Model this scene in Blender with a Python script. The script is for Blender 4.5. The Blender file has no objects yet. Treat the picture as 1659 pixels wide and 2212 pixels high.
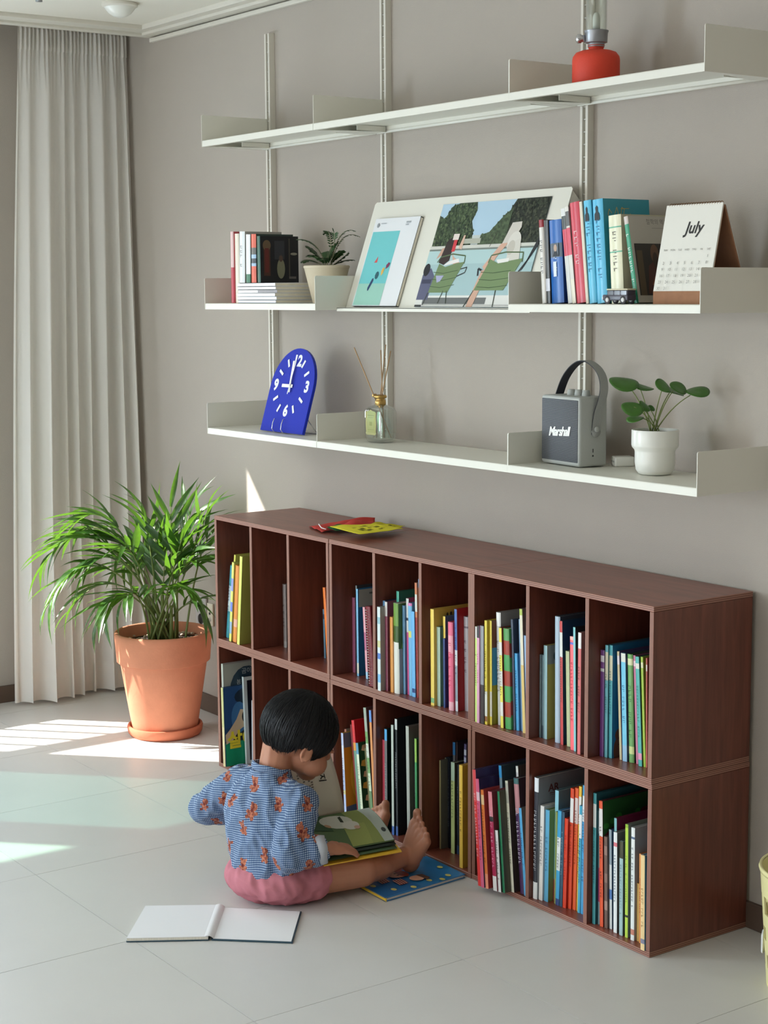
import bpy, bmesh, math, random
from math import sin, cos, pi, radians, sqrt, atan2
from mathutils import Vector, Matrix, Euler, noise

# ------------------------------------------------------------------ camera
SC = bpy.context.scene
COL = SC.collection
cam_d = bpy.data.cameras.new('camera'); cam = bpy.data.objects.new('camera', cam_d); COL.objects.link(cam)
SC.camera = cam
_y, _p, _r = 0.9523, -0.13, -0.0063
_F = Vector((-sin(_y)*cos(_p), cos(_y)*cos(_p), sin(_p)))
_R = _F.cross(Vector((0, 0, 1))).normalized(); _U = _R.cross(_F)
_R2 = _R*cos(_r) + _U*sin(_r); _U2 = -_R*sin(_r) + _U*cos(_r)
_m = Matrix((_R2, _U2, -_F)).transposed().to_4x4(); _m.translation = Vector((5.0067, -2.8836, 1.4805))
cam.matrix_world = _m
cam_d.sensor_fit = 'VERTICAL'; cam_d.sensor_height = 24.0; cam_d.lens = 24.0*3617.75/2212.0
cam_d.clip_start = 0.05; cam_d.clip_end = 100

# ------------------------------------------------------------------ world, sun, exposure
SC.view_settings.view_transform = 'Standard'; SC.view_settings.look = 'None'
SC.view_settings.gamma = 1.0; SC.view_settings.use_curve_mapping = False
SC.view_settings.exposure = 0.27
w = bpy.data.worlds.new('sky'); SC.world = w; w.use_nodes = True
wn = w.node_tree; wn.nodes.clear()
sky = wn.nodes.new('ShaderNodeTexSky'); sky.sky_type = 'NISHITA'; sky.sun_disc = False
SUN = Vector((0.68, 0.66, -0.768)).normalized()      # direction the light travels
sky.sun_elevation = math.asin(-SUN.z); sky.sun_rotation = atan2(-SUN.x, -SUN.y)
sky.air_density = 1.0; sky.dust_density = 2.5; sky.altitude = 60
bg = wn.nodes.new('ShaderNodeBackground'); bg.inputs['Strength'].default_value = 0.27
wo = wn.nodes.new('ShaderNodeOutputWorld')
wn.links.new(sky.outputs[0], bg.inputs[0]); wn.links.new(bg.outputs[0], wo.inputs[0])
sd = bpy.data.lights.new('sun', 'SUN'); sd.energy = 14.0; sd.angle = radians(0.6); sd.color = (1.0, 0.965, 0.9)
so = bpy.data.objects.new('sun', sd); COL.objects.link(so)
so.rotation_euler = SUN.to_track_quat('-Z', 'Y').to_euler(); so.location = (-6, -6, 8)
# sky lamps at left windows; front opening and its lamp are added fill
WINY = [(-1.507, -0.834, 'clear'), (-2.467, -1.729, 'tint'), (-3.50, -2.634, 'pale'), (-4.75, -3.72, 'clear')]  # last opening is added to bring in more light
ZS, ZH = 0.405, 1.955
def area_light(name, loc, rot, sx, sy, e, col):
    d = bpy.data.lights.new(name, 'AREA'); d.shape = 'RECTANGLE'; d.size = sx; d.size_y = sy; d.energy = e; d.color = col
    o = bpy.data.objects.new(name, d); COL.objects.link(o); o.location = loc; o.rotation_euler = rot
    return o
for i, (a, b, k) in enumerate(WINY):
    area_light('window_sky_fill', (-0.79, (a+b)/2, (ZS+ZH)/2), (0, radians(-90), 0), ZH-ZS, b-a, {0: 12, 1: 4, 2: 5, 3: 86}[i]*(b-a)/0.7, (0.70, 0.85, 1.0))  # area lamps stand in for sky; the last one is strong added fill
area_light('added_front_fill', (1.6, -4.93, 1.1), (radians(90), 0, 0), 2.6, 1.9, 32, (0.84, 0.92, 1.0))  # added lamp in an invented opening, softens the room from the front
SC.cycles.max_bounces = 10; SC.cycles.diffuse_bounces = 6; SC.cycles.transparent_max_bounces = 16
SC.cycles.sample_clamp_indirect = 6.0; SC.cycles.use_denoising = True
SC.cycles.caustics_reflective = False; SC.cycles.caustics_refractive = False

# ------------------------------------------------------------------ helpers
def lin(c):
    r = []
    for v in c[:3]:
        v = v/255.0
        r.append(v/12.92 if v <= 0.04045 else ((v+0.055)/1.055)**2.4)
    return (r[0], r[1], r[2], 1.0)

def tag(o, label=None, cat=None, group=None, kind=None):
    if label: o['label'] = label
    if cat: o['category'] = cat
    if group: o['group'] = group
    if kind: o['kind'] = kind
    return o

def empty(name, loc=(0, 0, 0), rot=(0, 0, 0), label=None, cat=None, group=None):
    o = bpy.data.objects.new(name, None); COL.objects.link(o)
    o.location = loc; o.rotation_euler = rot; o.empty_display_size = 0.05
    return tag(o, label, cat, group)

class MB:
    """collects geometry, linked as one mesh object"""
    def __init__(self): self.v = []; self.f = []; self.m = []; self.c = []; self.s = []
    def add(self, verts, faces, mi=0, col=None, smooth=False, M=None):
        b = len(self.v)
        for p in verts: self.v.append(tuple(M @ Vector(p)) if M is not None else tuple(p))
        for f in faces:
            self.f.append([b+i for i in f]); self.m.append(mi); self.c.append(col); self.s.append(smooth)
        return self
    def box(self, a, b, mi=0, col=None, M=None):
        x0, y0, z0 = a; x1, y1, z1 = b
        v = [(x0,y0,z0),(x1,y0,z0),(x1,y1,z0),(x0,y1,z0),(x0,y0,z1),(x1,y0,z1),(x1,y1,z1),(x0,y1,z1)]
        self.add(v, [(0,3,2,1),(4,5,6,7),(0,1,5,4),(1,2,6,5),(2,3,7,6),(3,0,4,7)], mi, col, False, M); return self
    def rbox(self, a, b, r, seg=2, mi=0, col=None, M=None, smooth=True):
        bm = bmesh.new(); bmesh.ops.create_cube(bm, size=1)
        for v in bm.verts:
            v.co = Vector([a[i] + (v.co[i]+0.5)*(b[i]-a[i]) for i in range(3)])
        bmesh.ops.bevel(bm, geom=bm.edges[:], offset=r, segments=seg, profile=0.5, affect='EDGES')
        self.bm(bm, mi, col, smooth, M); return self
    def bm(self, bm, mi=0, col=None, smooth=False, M=None):
        bm.verts.index_update()
        self.add([v.co[:] for v in bm.verts], [[v.index for v in f.verts] for f in bm.faces], mi, col, smooth, M); bm.free(); return self
    def lathe(self, prof, n=32, mi=0, col=None, M=None, smooth=True, capb=False, capt=False):
        v = []; f = []
        for (r, z) in prof:
            for k in range(n): v.append((r*cos(2*pi*k/n), r*sin(2*pi*k/n), z))
        for i in range(len(prof)-1):
            for k in range(n):
                k2 = (k+1) % n; f.append((i*n+k, i*n+k2, (i+1)*n+k2, (i+1)*n+k))
        if capb: f.append(tuple(reversed(range(n))))
        if capt: f.append(tuple((len(prof)-1)*n+k for k in range(n)))
        self.add(v, f, mi, col, smooth, M); return self
    def tube(self, pts, rad, n=8, mi=0, col=None, M=None, cap=True):
        pts = [Vector(p) for p in pts]; v = []; f = []
        rads = rad if isinstance(rad, (list, tuple)) else [rad]*len(pts)
        up = None
        for i, p in enumerate(pts):
            t = (pts[min(i+1, len(pts)-1)] - pts[max(i-1, 0)]).normalized()
            if up is None: up = t.orthogonal().normalized()
            up = (up - t*up.dot(t)).normalized(); s = t.cross(up)
            for k in range(n):
                a = 2*pi*k/n; v.append(tuple(p + (up*cos(a) + s*sin(a))*rads[i]))
        for i in range(len(pts)-1):
            for k in range(n):
                k2 = (k+1) % n; f.append((i*n+k, i*n+k2, (i+1)*n+k2, (i+1)*n+k))
        if cap: f.append(tuple(reversed(range(n)))); f.append(tuple((len(pts)-1)*n+k for k in range(n)))
        self.add(v, f, mi, col, True, M); return self
    def prism(self, poly, h, mi=0, col=None, M=None, z0=0.0):
        n = len(poly)
        v = [(p[0], p[1], z0) for p in poly] + [(p[0], p[1], z0+h) for p in poly]
        f = [tuple(reversed(range(n))), tuple(range(n, 2*n))] + [(i, (i+1) % n, n+(i+1) % n, n+i) for i in range(n)]
        self.add(v, f, mi, col, False, M); return self
    def build(self, name, mats, parent=None, loc=None, bevel=None, sharp=None):
        me = bpy.data.meshes.new(name)
        me.from_pydata(self.v, [], self.f)
        if not isinstance(mats, (list, tuple)): mats = [mats]
        for m in mats: me.materials.append(m)
        me.polygons.foreach_set('material_index', self.m)
        me.polygons.foreach_set('use_smooth', self.s)
        if any(c is not None for c in self.c):
            ca = me.color_attributes.new('Col', 'BYTE_COLOR', 'CORNER')
            buf = []
            for poly, c in zip(me.polygons, self.c):
                cc = lin(c) if c is not None else (0.8, 0.8, 0.8, 1)
                for _ in range(poly.loop_total): buf.extend(cc)
            ca.data.foreach_set('color', buf)
        me.update()
        if sharp is not None:
            try: me.set_sharp_from_angle(angle=radians(sharp))
            except Exception: pass
        o = bpy.data.objects.new(name, me); COL.objects.link(o)
        if parent is not None: o.parent = parent
        if loc is not None: o.location = loc
        if bevel:
            b = o.modifiers.new('bevel', 'BEVEL'); b.width = bevel; b.segments = 2; b.limit_method = 'ANGLE'; b.harden_normals = False
        return o

def copy_tree(o, parent=None):
    c = o.copy(); COL.objects.link(c)
    if parent is not None: c.parent = parent
    for ch in list(o.children): copy_tree(ch, c)
    return c

def text_poly(s, size=0.1, bold=0.0, shear=0.0, align='CENTER', spacing=1.0):
    """flat outline of a string as (verts2d, faces)"""
    cu = bpy.data.curves.new('t', 'FONT'); cu.body = s; cu.size = size; cu.offset = bold; cu.shear = shear
    cu.align_x = align; cu.align_y = 'CENTER'; cu.space_character = spacing; cu.resolution_u = 3
    ob = bpy.data.objects.new('t', cu); COL.objects.link(ob)
    dg = bpy.context.evaluated_depsgraph_get()
    me = bpy.data.meshes.new_from_object(ob.evaluated_get(dg))
    v = [(p.co.x, p.co.y) for p in me.vertices]; f = [list(p.vertices) for p in me.polygons]
    bpy.data.objects.remove(ob); bpy.data.curves.remove(cu); bpy.data.meshes.remove(me)
    return v, f

class Decal:
    """flat print: coloured polygons stacked a hair apart on a plane (o + u*x + v*y)"""
    def __init__(self, o, u, v, step=0.00015, base=0.0004):
        self.o = Vector(o); self.u = Vector(u).normalized(); self.w = Vector(v).normalized()
        self.n = self.u.cross(self.w).normalized(); self.step = step; self.h = base; self.mb = MB()
    def P(self, x, y): return tuple(self.o + self.u*x + self.w*y + self.n*self.h)
    def poly(self, pts, col):
        self.mb.add([self.P(*p) for p in pts], [tuple(range(len(pts)))], 0, col); self.h += self.step; return self
    def rect(self, x0, y0, x1, y1, col): return self.poly([(x0,y0),(x1,y0),(x1,y1),(x0,y1)], col)
    def ell(self, cx, cy, rx, ry, col, n=18, a0=0):
        return self.poly([(cx+rx*cos(a0)*cos(2*pi*k/n)-ry*sin(a0)*sin(2*pi*k/n), cy+rx*sin(a0)*cos(2*pi*k/n)+ry*cos(a0)*sin(2*pi*k/n)) for k in range(n)], col)
    def line(self, pts, wd, col):
        for (x0, y0), (x1, y1) in zip(pts[:-1], pts[1:]):
            d = Vector((x1-x0, y1-y0)); 
            if d.length < 1e-7: continue
            d.normalize(); nx, ny = -d.y*wd/2, d.x*wd/2
            self.mb.add([self.P(x0+nx, y0+ny), self.P(x0-nx, y0-ny), self.P(x1-nx, y1-ny), self.P(x1+nx, y1+ny)], [(0,1,2,3)], 0, col)
        self.h += self.step; return self
    def text(self, s, x, y, size, col, ang=0.0, **k):
        v, f = text_poly(s, size, **k); c, sn = cos(ang), sin(ang)
        self.mb.add([self.P(x+a*c-b*sn, y+a*sn+b*c) for a, b in v], f, 0, col); self.h += self.step; return self
    def build(self, name, parent, mat=None, label=None):
        o = self.mb.build(name, mat or M['print'], parent)
        if label: o['label'] = label
        return o

# ------------------------------------------------------------------ materials
M = {}
def nodes(name):
    m = bpy.data.materials.new(name); m.use_nodes = True; nt = m.node_tree
    b = nt.nodes['Principled BSDF']; return m, nt, b
def N(nt, t, **k):
    n = nt.nodes.new(t)
    for a, v in k.items():
        if a.startswith('i_'):
            key = a[2:]; n.inputs[int(key) if key.isdigit() else key].default_value = v
        else: setattr(n, a, v)
    return n
def mat(name, col, rough=0.5, metal=0.0, spec=0.5, noise_amt=0.0, noise_scale=8.0, bump=0.0, bump_scale=200.0, coat=0.0, sheen=0.0, trans=0.0, sub=0.0, stretch=None, col2=None):
    m, nt, b = nodes(name)
    c = lin(col) if max(col[:3]) > 1 else (*col[:3], 1)
    b.inputs['Base Color'].default_value = c
    b.inputs['Roughness'].default_value = rough; b.inputs['Metallic'].default_value = metal
    b.inputs['Specular IOR Level'].default_value = spec
    b.inputs['Coat Weight'].default_value = coat
    b.inputs['Sheen Weight'].default_value = sheen
    b.inputs['Transmission Weight'].default_value = trans
    if sub: b.inputs['Subsurface Weight'].default_value = sub; b.inputs['Subsurface Radius'].default_value = (0.01, 0.004, 0.002); b.inputs['Subsurface Scale'].default_value = 1.0
    tc = N(nt, 'ShaderNodeTexCoord'); src = tc.outputs['Object']
    if stretch:
        mp = N(nt, 'ShaderNodeMapping'); mp.inputs['Scale'].default_value = stretch
        nt.links.new(src, mp.inputs[0]); src = mp.outputs[0]
    if noise_amt or col2:
        nz = N(nt, 'ShaderNodeTexNoise', i_Scale=noise_scale, i_Detail=5.0, i_Roughness=0.6); nt.links.new(src, nz.inputs['Vector'])
        mx = N(nt, 'ShaderNodeMix', data_type='RGBA')
        c2 = (lin(col2) if col2 else tuple(max(0, v*(1-noise_amt)) for v in c[:3]) + (1,))
        mx.inputs['A'].default_value = tuple(min(1, v*(1+noise_amt*0.5)) for v in c[:3]) + (1,) if not col2 else c
        mx.inputs['B'].default_value = c2
        rp = N(nt, 'ShaderNodeMapRange'); rp.inputs['From Min'].default_value = 0.3; rp.inputs['From Max'].default_value = 0.7
        nt.links.new(nz.outputs['Fac'], rp.inputs[0]); nt.links.new(rp.outputs[0], mx.inputs['Factor'])
        nt.links.new(mx.outputs['Result'], b.inputs['Base Color'])
    if bump:
        n2 = N(nt, 'ShaderNodeTexNoise', i_Scale=bump_scale, i_Detail=3.0); nt.links.new(src, n2.inputs['Vector'])
        bp = N(nt, 'ShaderNodeBump', i_Strength=bump, i_Distance=0.002); nt.links.new(n2.outputs['Fac'], bp.inputs['Height'])
        nt.links.new(bp.outputs[0], b.inputs['Normal'])
    M[name] = m; return m
def attr_mat(name, rough=0.45, spec=0.5, bump=0.0, bs=300.0, gain=1.0):
    m, nt, b = nodes(name)
    a = N(nt, 'ShaderNodeAttribute', attribute_name='Col')
    src = a.outputs['Color']
    if gain != 1.0:
        g = N(nt, 'ShaderNodeVectorMath', operation='SCALE'); g.inputs['Scale'].default_value = gain
        nt.links.new(src, g.inputs[0]); src = g.outputs[0]
    nt.links.new(src, b.inputs['Base Color'])
    b.inputs['Roughness'].default_value = rough; b.inputs['Specular IOR Level'].default_value = spec
    if bump:
        tc = N(nt, 'ShaderNodeTexCoord'); n2 = N(nt, 'ShaderNodeTexNoise', i_Scale=bs, i_Detail=3.0); nt.links.new(tc.outputs['Object'], n2.inputs['Vector'])
        bp = N(nt, 'ShaderNodeBump', i_Strength=bump, i_Distance=0.001); nt.links.new(n2.outputs['Fac'], bp.inputs['Height']); nt.links.new(bp.outputs[0], b.inputs['Normal'])
    M[name] = m; return m

mat('wall_paper', (175, 167, 158), 0.9, spec=0.15, noise_amt=0.03, noise_scale=2.0, bump=0.35, bump_scale=420)
mat('ceiling_paint', (226, 222, 212), 0.9, spec=0.1)
mat('trim_paint', (214, 210, 200), 0.55, spec=0.3)
mat('tile', (208, 206, 202), 0.36, spec=0.45, noise_amt=0.035, noise_scale=3.0, bump=0.08, bump_scale=90)
mat('grout', (152, 148, 140), 0.9)
mat('baseboard', (92, 74, 62), 0.6, noise_amt=0.1)
mat('metal_white', (224, 222, 212), 0.42, spec=0.45, bump=0.02, bump_scale=600)
mat('track', (214, 210, 200), 0.5, spec=0.4)
mat('alu', (200, 198, 190), 0.4, metal=0.35)
mat('outdoor_floor', (170, 165, 158), 0.9)
mat('frame_white', (215, 214, 210), 0.5)

def wood_mats():
    # stained okoume plywood: fine long grain on the faces, visible plies on the edges
    def face(name, axis, k):
        m, nt, b = nodes(name)
        tc = N(nt, 'ShaderNodeTexCoord'); mp = N(nt, 'ShaderNodeMapping')
        sc = [14, 14, 14]; sc[axis] = 1.0; mp.inputs['Scale'].default_value = sc
        nt.links.new(tc.outputs['Object'], mp.inputs[0])
        nz = N(nt, 'ShaderNodeTexNoise', i_Scale=4.0, i_Detail=8.0, i_Roughness=0.65, i_Distortion=0.4); nt.links.new(mp.outputs[0], nz.inputs['Vector'])
        n3 = N(nt, 'ShaderNodeTexNoise', i_Scale=2.2, i_Detail=2.0); nt.links.new(tc.outputs['Object'], n3.inputs['Vector'])
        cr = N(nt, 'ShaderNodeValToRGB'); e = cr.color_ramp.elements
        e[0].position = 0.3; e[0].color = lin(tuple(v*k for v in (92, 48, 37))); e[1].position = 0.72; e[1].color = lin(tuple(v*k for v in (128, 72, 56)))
        nt.links.new(nz.outputs['Fac'], cr.inputs[0])
        mx = N(nt, 'ShaderNodeMix', data_type='RGBA', blend_type='MULTIPLY'); mx.inputs['Factor'].default_value = 0.35
        nt.links.new(cr.outputs[0], mx.inputs['A'])
        c2 = N(nt, 'ShaderNodeValToRGB'); c2.color_ramp.elements[0].color = (0.55, 0.5, 0.48, 1); c2.color_ramp.elements[1].position = 0.65
        nt.links.new(n3.outputs['Fac'], c2.inputs[0]); nt.links.new(c2.outputs[0], mx.inputs['B'])
        nt.links.new(mx.outputs['Result'], b.inputs['Base Color'])
        b.inputs['Roughness'].default_value = 0.36; b.inputs['Specular IOR Level'].default_value = 0.5; b.inputs['Coat Weight'].default_value = 0.15; b.inputs['Coat Roughness'].default_value = 0.3
        bp = N(nt, 'ShaderNodeBump', i_Strength=0.15, i_Distance=0.001); nt.links.new(nz.outputs['Fac'], bp.inputs['Height']); nt.links.new(bp.outputs[0], b.inputs['Normal'])
        M[name] = m
    face('wood_x_lit', 0, 1.16); face('wood_z', 2, 1.0)  # horizontal boards coloured lighter to stand in for light falling on them
    def edge(name, axis):
        m, nt, b = nodes(name)
        tc = N(nt, 'ShaderNodeTexCoord'); sx = N(nt, 'ShaderNodeSeparateXYZ'); nt.links.new(tc.outputs['Object'], sx.inputs[0])
        ml = N(nt, 'ShaderNodeMath', operation='MULTIPLY'); ml.inputs[1].default_value = 3.0/0.013
        nt.links.new(sx.outputs[axis], ml.inputs[0])
        fr = N(nt, 'ShaderNodeMath', operation='FRACT'); nt.links.new(ml.outputs[0], fr.inputs[0])
        cr = N(nt, 'ShaderNodeValToRGB'); cr.color_ramp.interpolation = 'LINEAR'
        e = cr.color_ramp.elements; e[0].position = 0.0; e[0].color = lin((92, 48, 37)); e[1].position = 1.0; e[1].color = lin((92, 48, 37))
        for p, c in ((0.3, (108, 66, 54)), (0.42, (168, 122, 104)), (0.85, (158, 112, 96))):
            x = cr.color_ramp.elements.new(p); x.color = lin(c)
        nt.links.new(fr.outputs[0], cr.inputs[0]); nt.links.new(cr.outputs[0], b.inputs['Base Color'])
        b.inputs['Roughness'].default_value = 0.55
        M[name] = m
    edge('ply_z', 2); edge('ply_x', 0)
wood_mats()
attr_mat('book_cover', 0.32, 0.5, gain=1.0)
attr_mat('print', 0.4, 0.4)
attr_mat('print_matte', 0.85, 0.15)
mat('pages', (226, 220, 205), 0.85, noise_amt=0.12, noise_scale=900, stretch=(1, 0.02, 0.02))
mat('paper_white', (232, 231, 232), 0.7)

# ------------------------------------------------------------------ the room
XL, XR, YF, YB, ZC = -0.70, 6.3, -5.0, 0.0, 2.41
def struct(mb, name, mt, parent=None, bevel=None):
    o = mb.build(name, mt, parent, bevel=bevel)
    if parent is None: o['kind'] = 'structure'
    return o
floor = struct(MB().box((XL-0.1, YF-0.1, -0.08), (XR+0.1, YB+0.1, -0.003)), 'floor', M['grout'])
TS = 0.5435
xs = [0.5515 + TS*k for k in range(-3, 12)]; ys = [-0.1215 - TS*k for k in range(-1, 10)]
tile_cache = {}
rnd = random.Random(3)
for i in range(len(xs)-1):
    for j in range(len(ys)-1):
        x0, x1 = max(xs[i], XL), min(xs[i+1], XR); y1, y0 = min(ys[j], YB), max(ys[j+1], YF)
        if x1-x0 < 0.02 or y1-y0 < 0.02: continue
        key = (round(x1-x0, 3), round(y1-y0, 3))
        if key not in tile_cache:
            g = 0.0007
            o = MB().box((g, g, -0.006), (x1-x0-g, y1-y0-g, 0)).build('tile', M['tile'], floor, (x0, y0, 0)); tile_cache[key] = o.data
        else:
            o = bpy.data.objects.new('tile', tile_cache[key]); COL.objects.link(o); o.parent = floor; o.location = (x0, y0, 0)
        o.location.z = -rnd.random()*0.0002
struct(MB().box((XL-0.1, 0, -0.05), (XR+0.1, 0.1, 2.75)), 'wall_back', M['wall_paper'])
wl = MB()
TH = 0.08
prev = 0.0
wl.box((XL-TH, YF-0.1, -0.05), (XL, 0.0, ZS)); wl.box((XL-TH, YF-0.1, ZH), (XL, 0.0, 2.75))
for (a, b, k) in WINY: wl.box((XL-TH, b, ZS), (XL, prev, ZH)); prev = a
wl.box((XL-TH, YF-0.1, ZS), (XL, prev, ZH))
struct(wl, 'wall_left', M['wall_paper'])
struct(MB().box((XR, YF, -0.05), (XR+0.1, 0, 2.75)), 'wall_right', M['wall_paper'])
struct(MB().box((XL, YF-0.1, -0.05), (0.25, YF, 2.75)).box((2.95, YF-0.1, -0.05), (XR, YF, 2.75)).box((0.25, YF-0.1, 2.08), (2.95, YF, 2.75)), 'wall_front', M['wall_paper'])  # gap in this wall is an added opening for fill light
struct(MB().box((-0.40, YF, ZC), (XR, -0.006, ZC+0.1)).box((XL, YF, 2.62), (-0.40, 0, 2.7)).box((-0.42, YF, ZC+0.1), (-0.40, 0, 2.62)), 'ceiling', M['ceiling_paint'])
# cornice: along the curtain recess and along the shelf wall, two steps
struct(MB().box((-0.455, YF, 2.395), (-0.36, -0.001, 2.414)).box((-0.47, YF, 2.386), (-0.43, -0.001, 2.44)), 'trim_1', M['trim_paint'], bevel=0.002)
struct(MB().box((-0.452, -0.085, 2.3945), (XR, -0.0, 2.4135)).box((-0.465, -0.05, 2.3855), (XR, 0, 2.397)).box((-0.44, -0.016, 2.366), (XR, 0, 2.380)), 'trim_2', M['trim_paint'], bevel=0.002)
struct(MB().box((XL+0.011, -0.012, 0), (XR, 0, 0.062)), 'baseboard_back', M['baseboard'], bevel=0.0015)
struct(MB().box((XL, YF, 0), (XL+0.011, 0, 0.062)), 'baseboard_left', M['baseboard'], bevel=0.0015)

# windows in the left wall (beyond the frame, they let the sun in; the last is added for fill)
def glass_mat(name, tint, gloss=0.06):
    m = bpy.data.materials.new(name); m.use_nodes = True; nt = m.node_tree; nt.nodes.clear()
    t = N(nt, 'ShaderNodeBsdfTransparent'); t.inputs[0].default_value = (*tint, 1)
    g = N(nt, 'ShaderNodeBsdfGlossy'); g.inputs['Roughness'].default_value = 0.02
    mx = N(nt, 'ShaderNodeMixShader'); mx.inputs[0].default_value = gloss
    o = N(nt, 'ShaderNodeOutputMaterial')
    nt.links.new(t.outputs[0], mx.inputs[1]); nt.links.new(g.outputs[0], mx.inputs[2]); nt.links.new(mx.outputs[0], o.inputs[0]); M[name] = m
glass_mat('glass_tint', (0.15, 0.29, 0.27)); glass_mat('glass_pale', (0.48, 0.66, 0.58)); glass_mat('glass_clear', (0.97, 0.98, 0.97), 0.04)
for n_, (a, b, k) in enumerate(WINY):
    fr = MB()
    t = 0.004
    fr.box((XL-TH-0.004, a-0.03, ZS-0.03), (XL-TH, b+0.03, ZS)); fr.box((XL-TH-0.004, a-0.03, ZH), (XL-TH, b+0.03, ZH+0.03))
    fr.box((XL-TH-0.004, a-0.03, ZS), (XL-TH, a, ZH)); fr.box((XL-TH-0.004, b, ZS), (XL-TH, b+0.03, ZH))
    f = struct(fr, 'window_%d' % (n_+1), M['frame_white'])
    if k != 'clear':
        MB().box((XL-TH-0.003, a, ZS), (XL-TH-0.001, b, ZH)).build('pane', M['glass_tint' if k == 'tint' else 'glass_pale'], f)
struct(MB().box((-2.2, -7, -0.4), (XL-TH-0.01, 1.5, -0.3)), 'balcony_floor', M['outdoor_floor'])
rail = empty('balcony_railing', (-0.95, -1.2, 0), label='white balcony railing with thin upright bars outside the first window', cat='railing')
MB().box((-0.012, -0.9, 1.017), (0.012, 1.25, 1.115)).build('top_rail', M['frame_white'], rail)
MB().box((-0.012, -0.9, 0.30), (0.012, 1.25, 0.34)).build('bottom_rail', M['frame_white'], rail)
bar = MB().box((-0.006, -0.007, 0.34), (0.006, 0.007, 1.017))
b0 = None
for k in range(12):
    y = -0.12 - 0.9215 - 0.126*k + 1.2 + 0.126*3
    if y < -0.88: break
    if b0 is None: b0 = bar.build('bar', M['frame_white'], rail, (0, y, 0))
    else:
        o = b0.copy(); COL.objects.link(o); o.location = (0, y, 0)

# ------------------------------------------------------------------ bookcase modules
BX, BW, BD, BT, BH = 0.5028, 1.9222/3, 0.3257, 0.013, 0.4
def panel(name, a, b, parent, horiz):
    """plywood board: the two broad faces show grain, the edges show plies. local origin at its lower corner"""
    sx, sy, sz = (b[i]-a[i] for i in range(3))
    mb = MB()
    v = [(0,0,0),(sx,0,0),(sx,sy,0),(0,sy,0),(0,0,sz),(sx,0,sz),(sx,sy,sz),(0,sy,sz)]
    F = [((0,3,2,1), 'z'), ((4,5,6,7), 'z'), ((0,1,5,4), 'y'), ((1,2,6,5), 'x'), ((2,3,7,6), 'y'), ((3,0,4,7), 'x')]
    if horiz == 'back': thin = 'y'
    else: thin = 'z' if horiz else 'x'
    for f, ax in F: mb.add([v[i] for i in f], [(0,1,2,3)], 0 if ax == thin else 1)
    me_m = [M['wood_x_lit'] if horiz is True else M['wood_z'], M['ply_z'] if horiz else M['ply_x']]
    o = mb.build(name, me_m, parent, a)
    # weld corners
    bm = bmesh.new(); bm.from_mesh(o.data); bmesh.ops.remove_doubles(bm, verts=bm.verts, dist=1e-6); bm.to_mesh(o.data); bm.free()
    bv = o.modifiers.new('bevel', 'BEVEL'); bv.width = 0.0008; bv.segments = 1
    return o
def module(x, z, jx, jy, label):
    e = empty('bookcase_module', (x+jx, -BD+jy, z), label=label, cat='bookcase', group='stacked plywood bookcase modules')
    W = BW - 0.0012
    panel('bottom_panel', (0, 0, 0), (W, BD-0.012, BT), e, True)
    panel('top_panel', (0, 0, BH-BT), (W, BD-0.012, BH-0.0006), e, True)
    panel('side_panel', (0, 0, BT), (BT, BD-0.012, BH-BT), e, False)
    panel('side_panel', (W-BT, 0, BT), (W, BD-0.012, BH-BT), e, False)
    st = (W-4*BT)/3 + BT
    for k in (1, 2): panel('divider', (st*k, 0.001, BT), (st*k+BT, BD-0.02, BH-BT), e, False)
    panel('back_panel', (BT, BD-0.020, BT), (W-BT, BD-0.014, BH-BT), e, 'back')
    return e
for r, (z, rn) in enumerate(((0.0, 'lower'), (BH, 'upper'))):
    for k, kn in enumerate(('left', 'middle', 'right')):
        module(BX+BW*k, z, (0.0, 0.0006, 0.0)[k], (0.0, 0.001, 0.0)[k] if r else (0.0, 0.0, 0.002)[k],
               'reddish brown plywood bookcase module with three cubbies, %s row, %s end' % (rn, kn) if k != 1 else
               'reddish brown plywood bookcase module with three cubbies, %s row, middle one' % rn)

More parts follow.
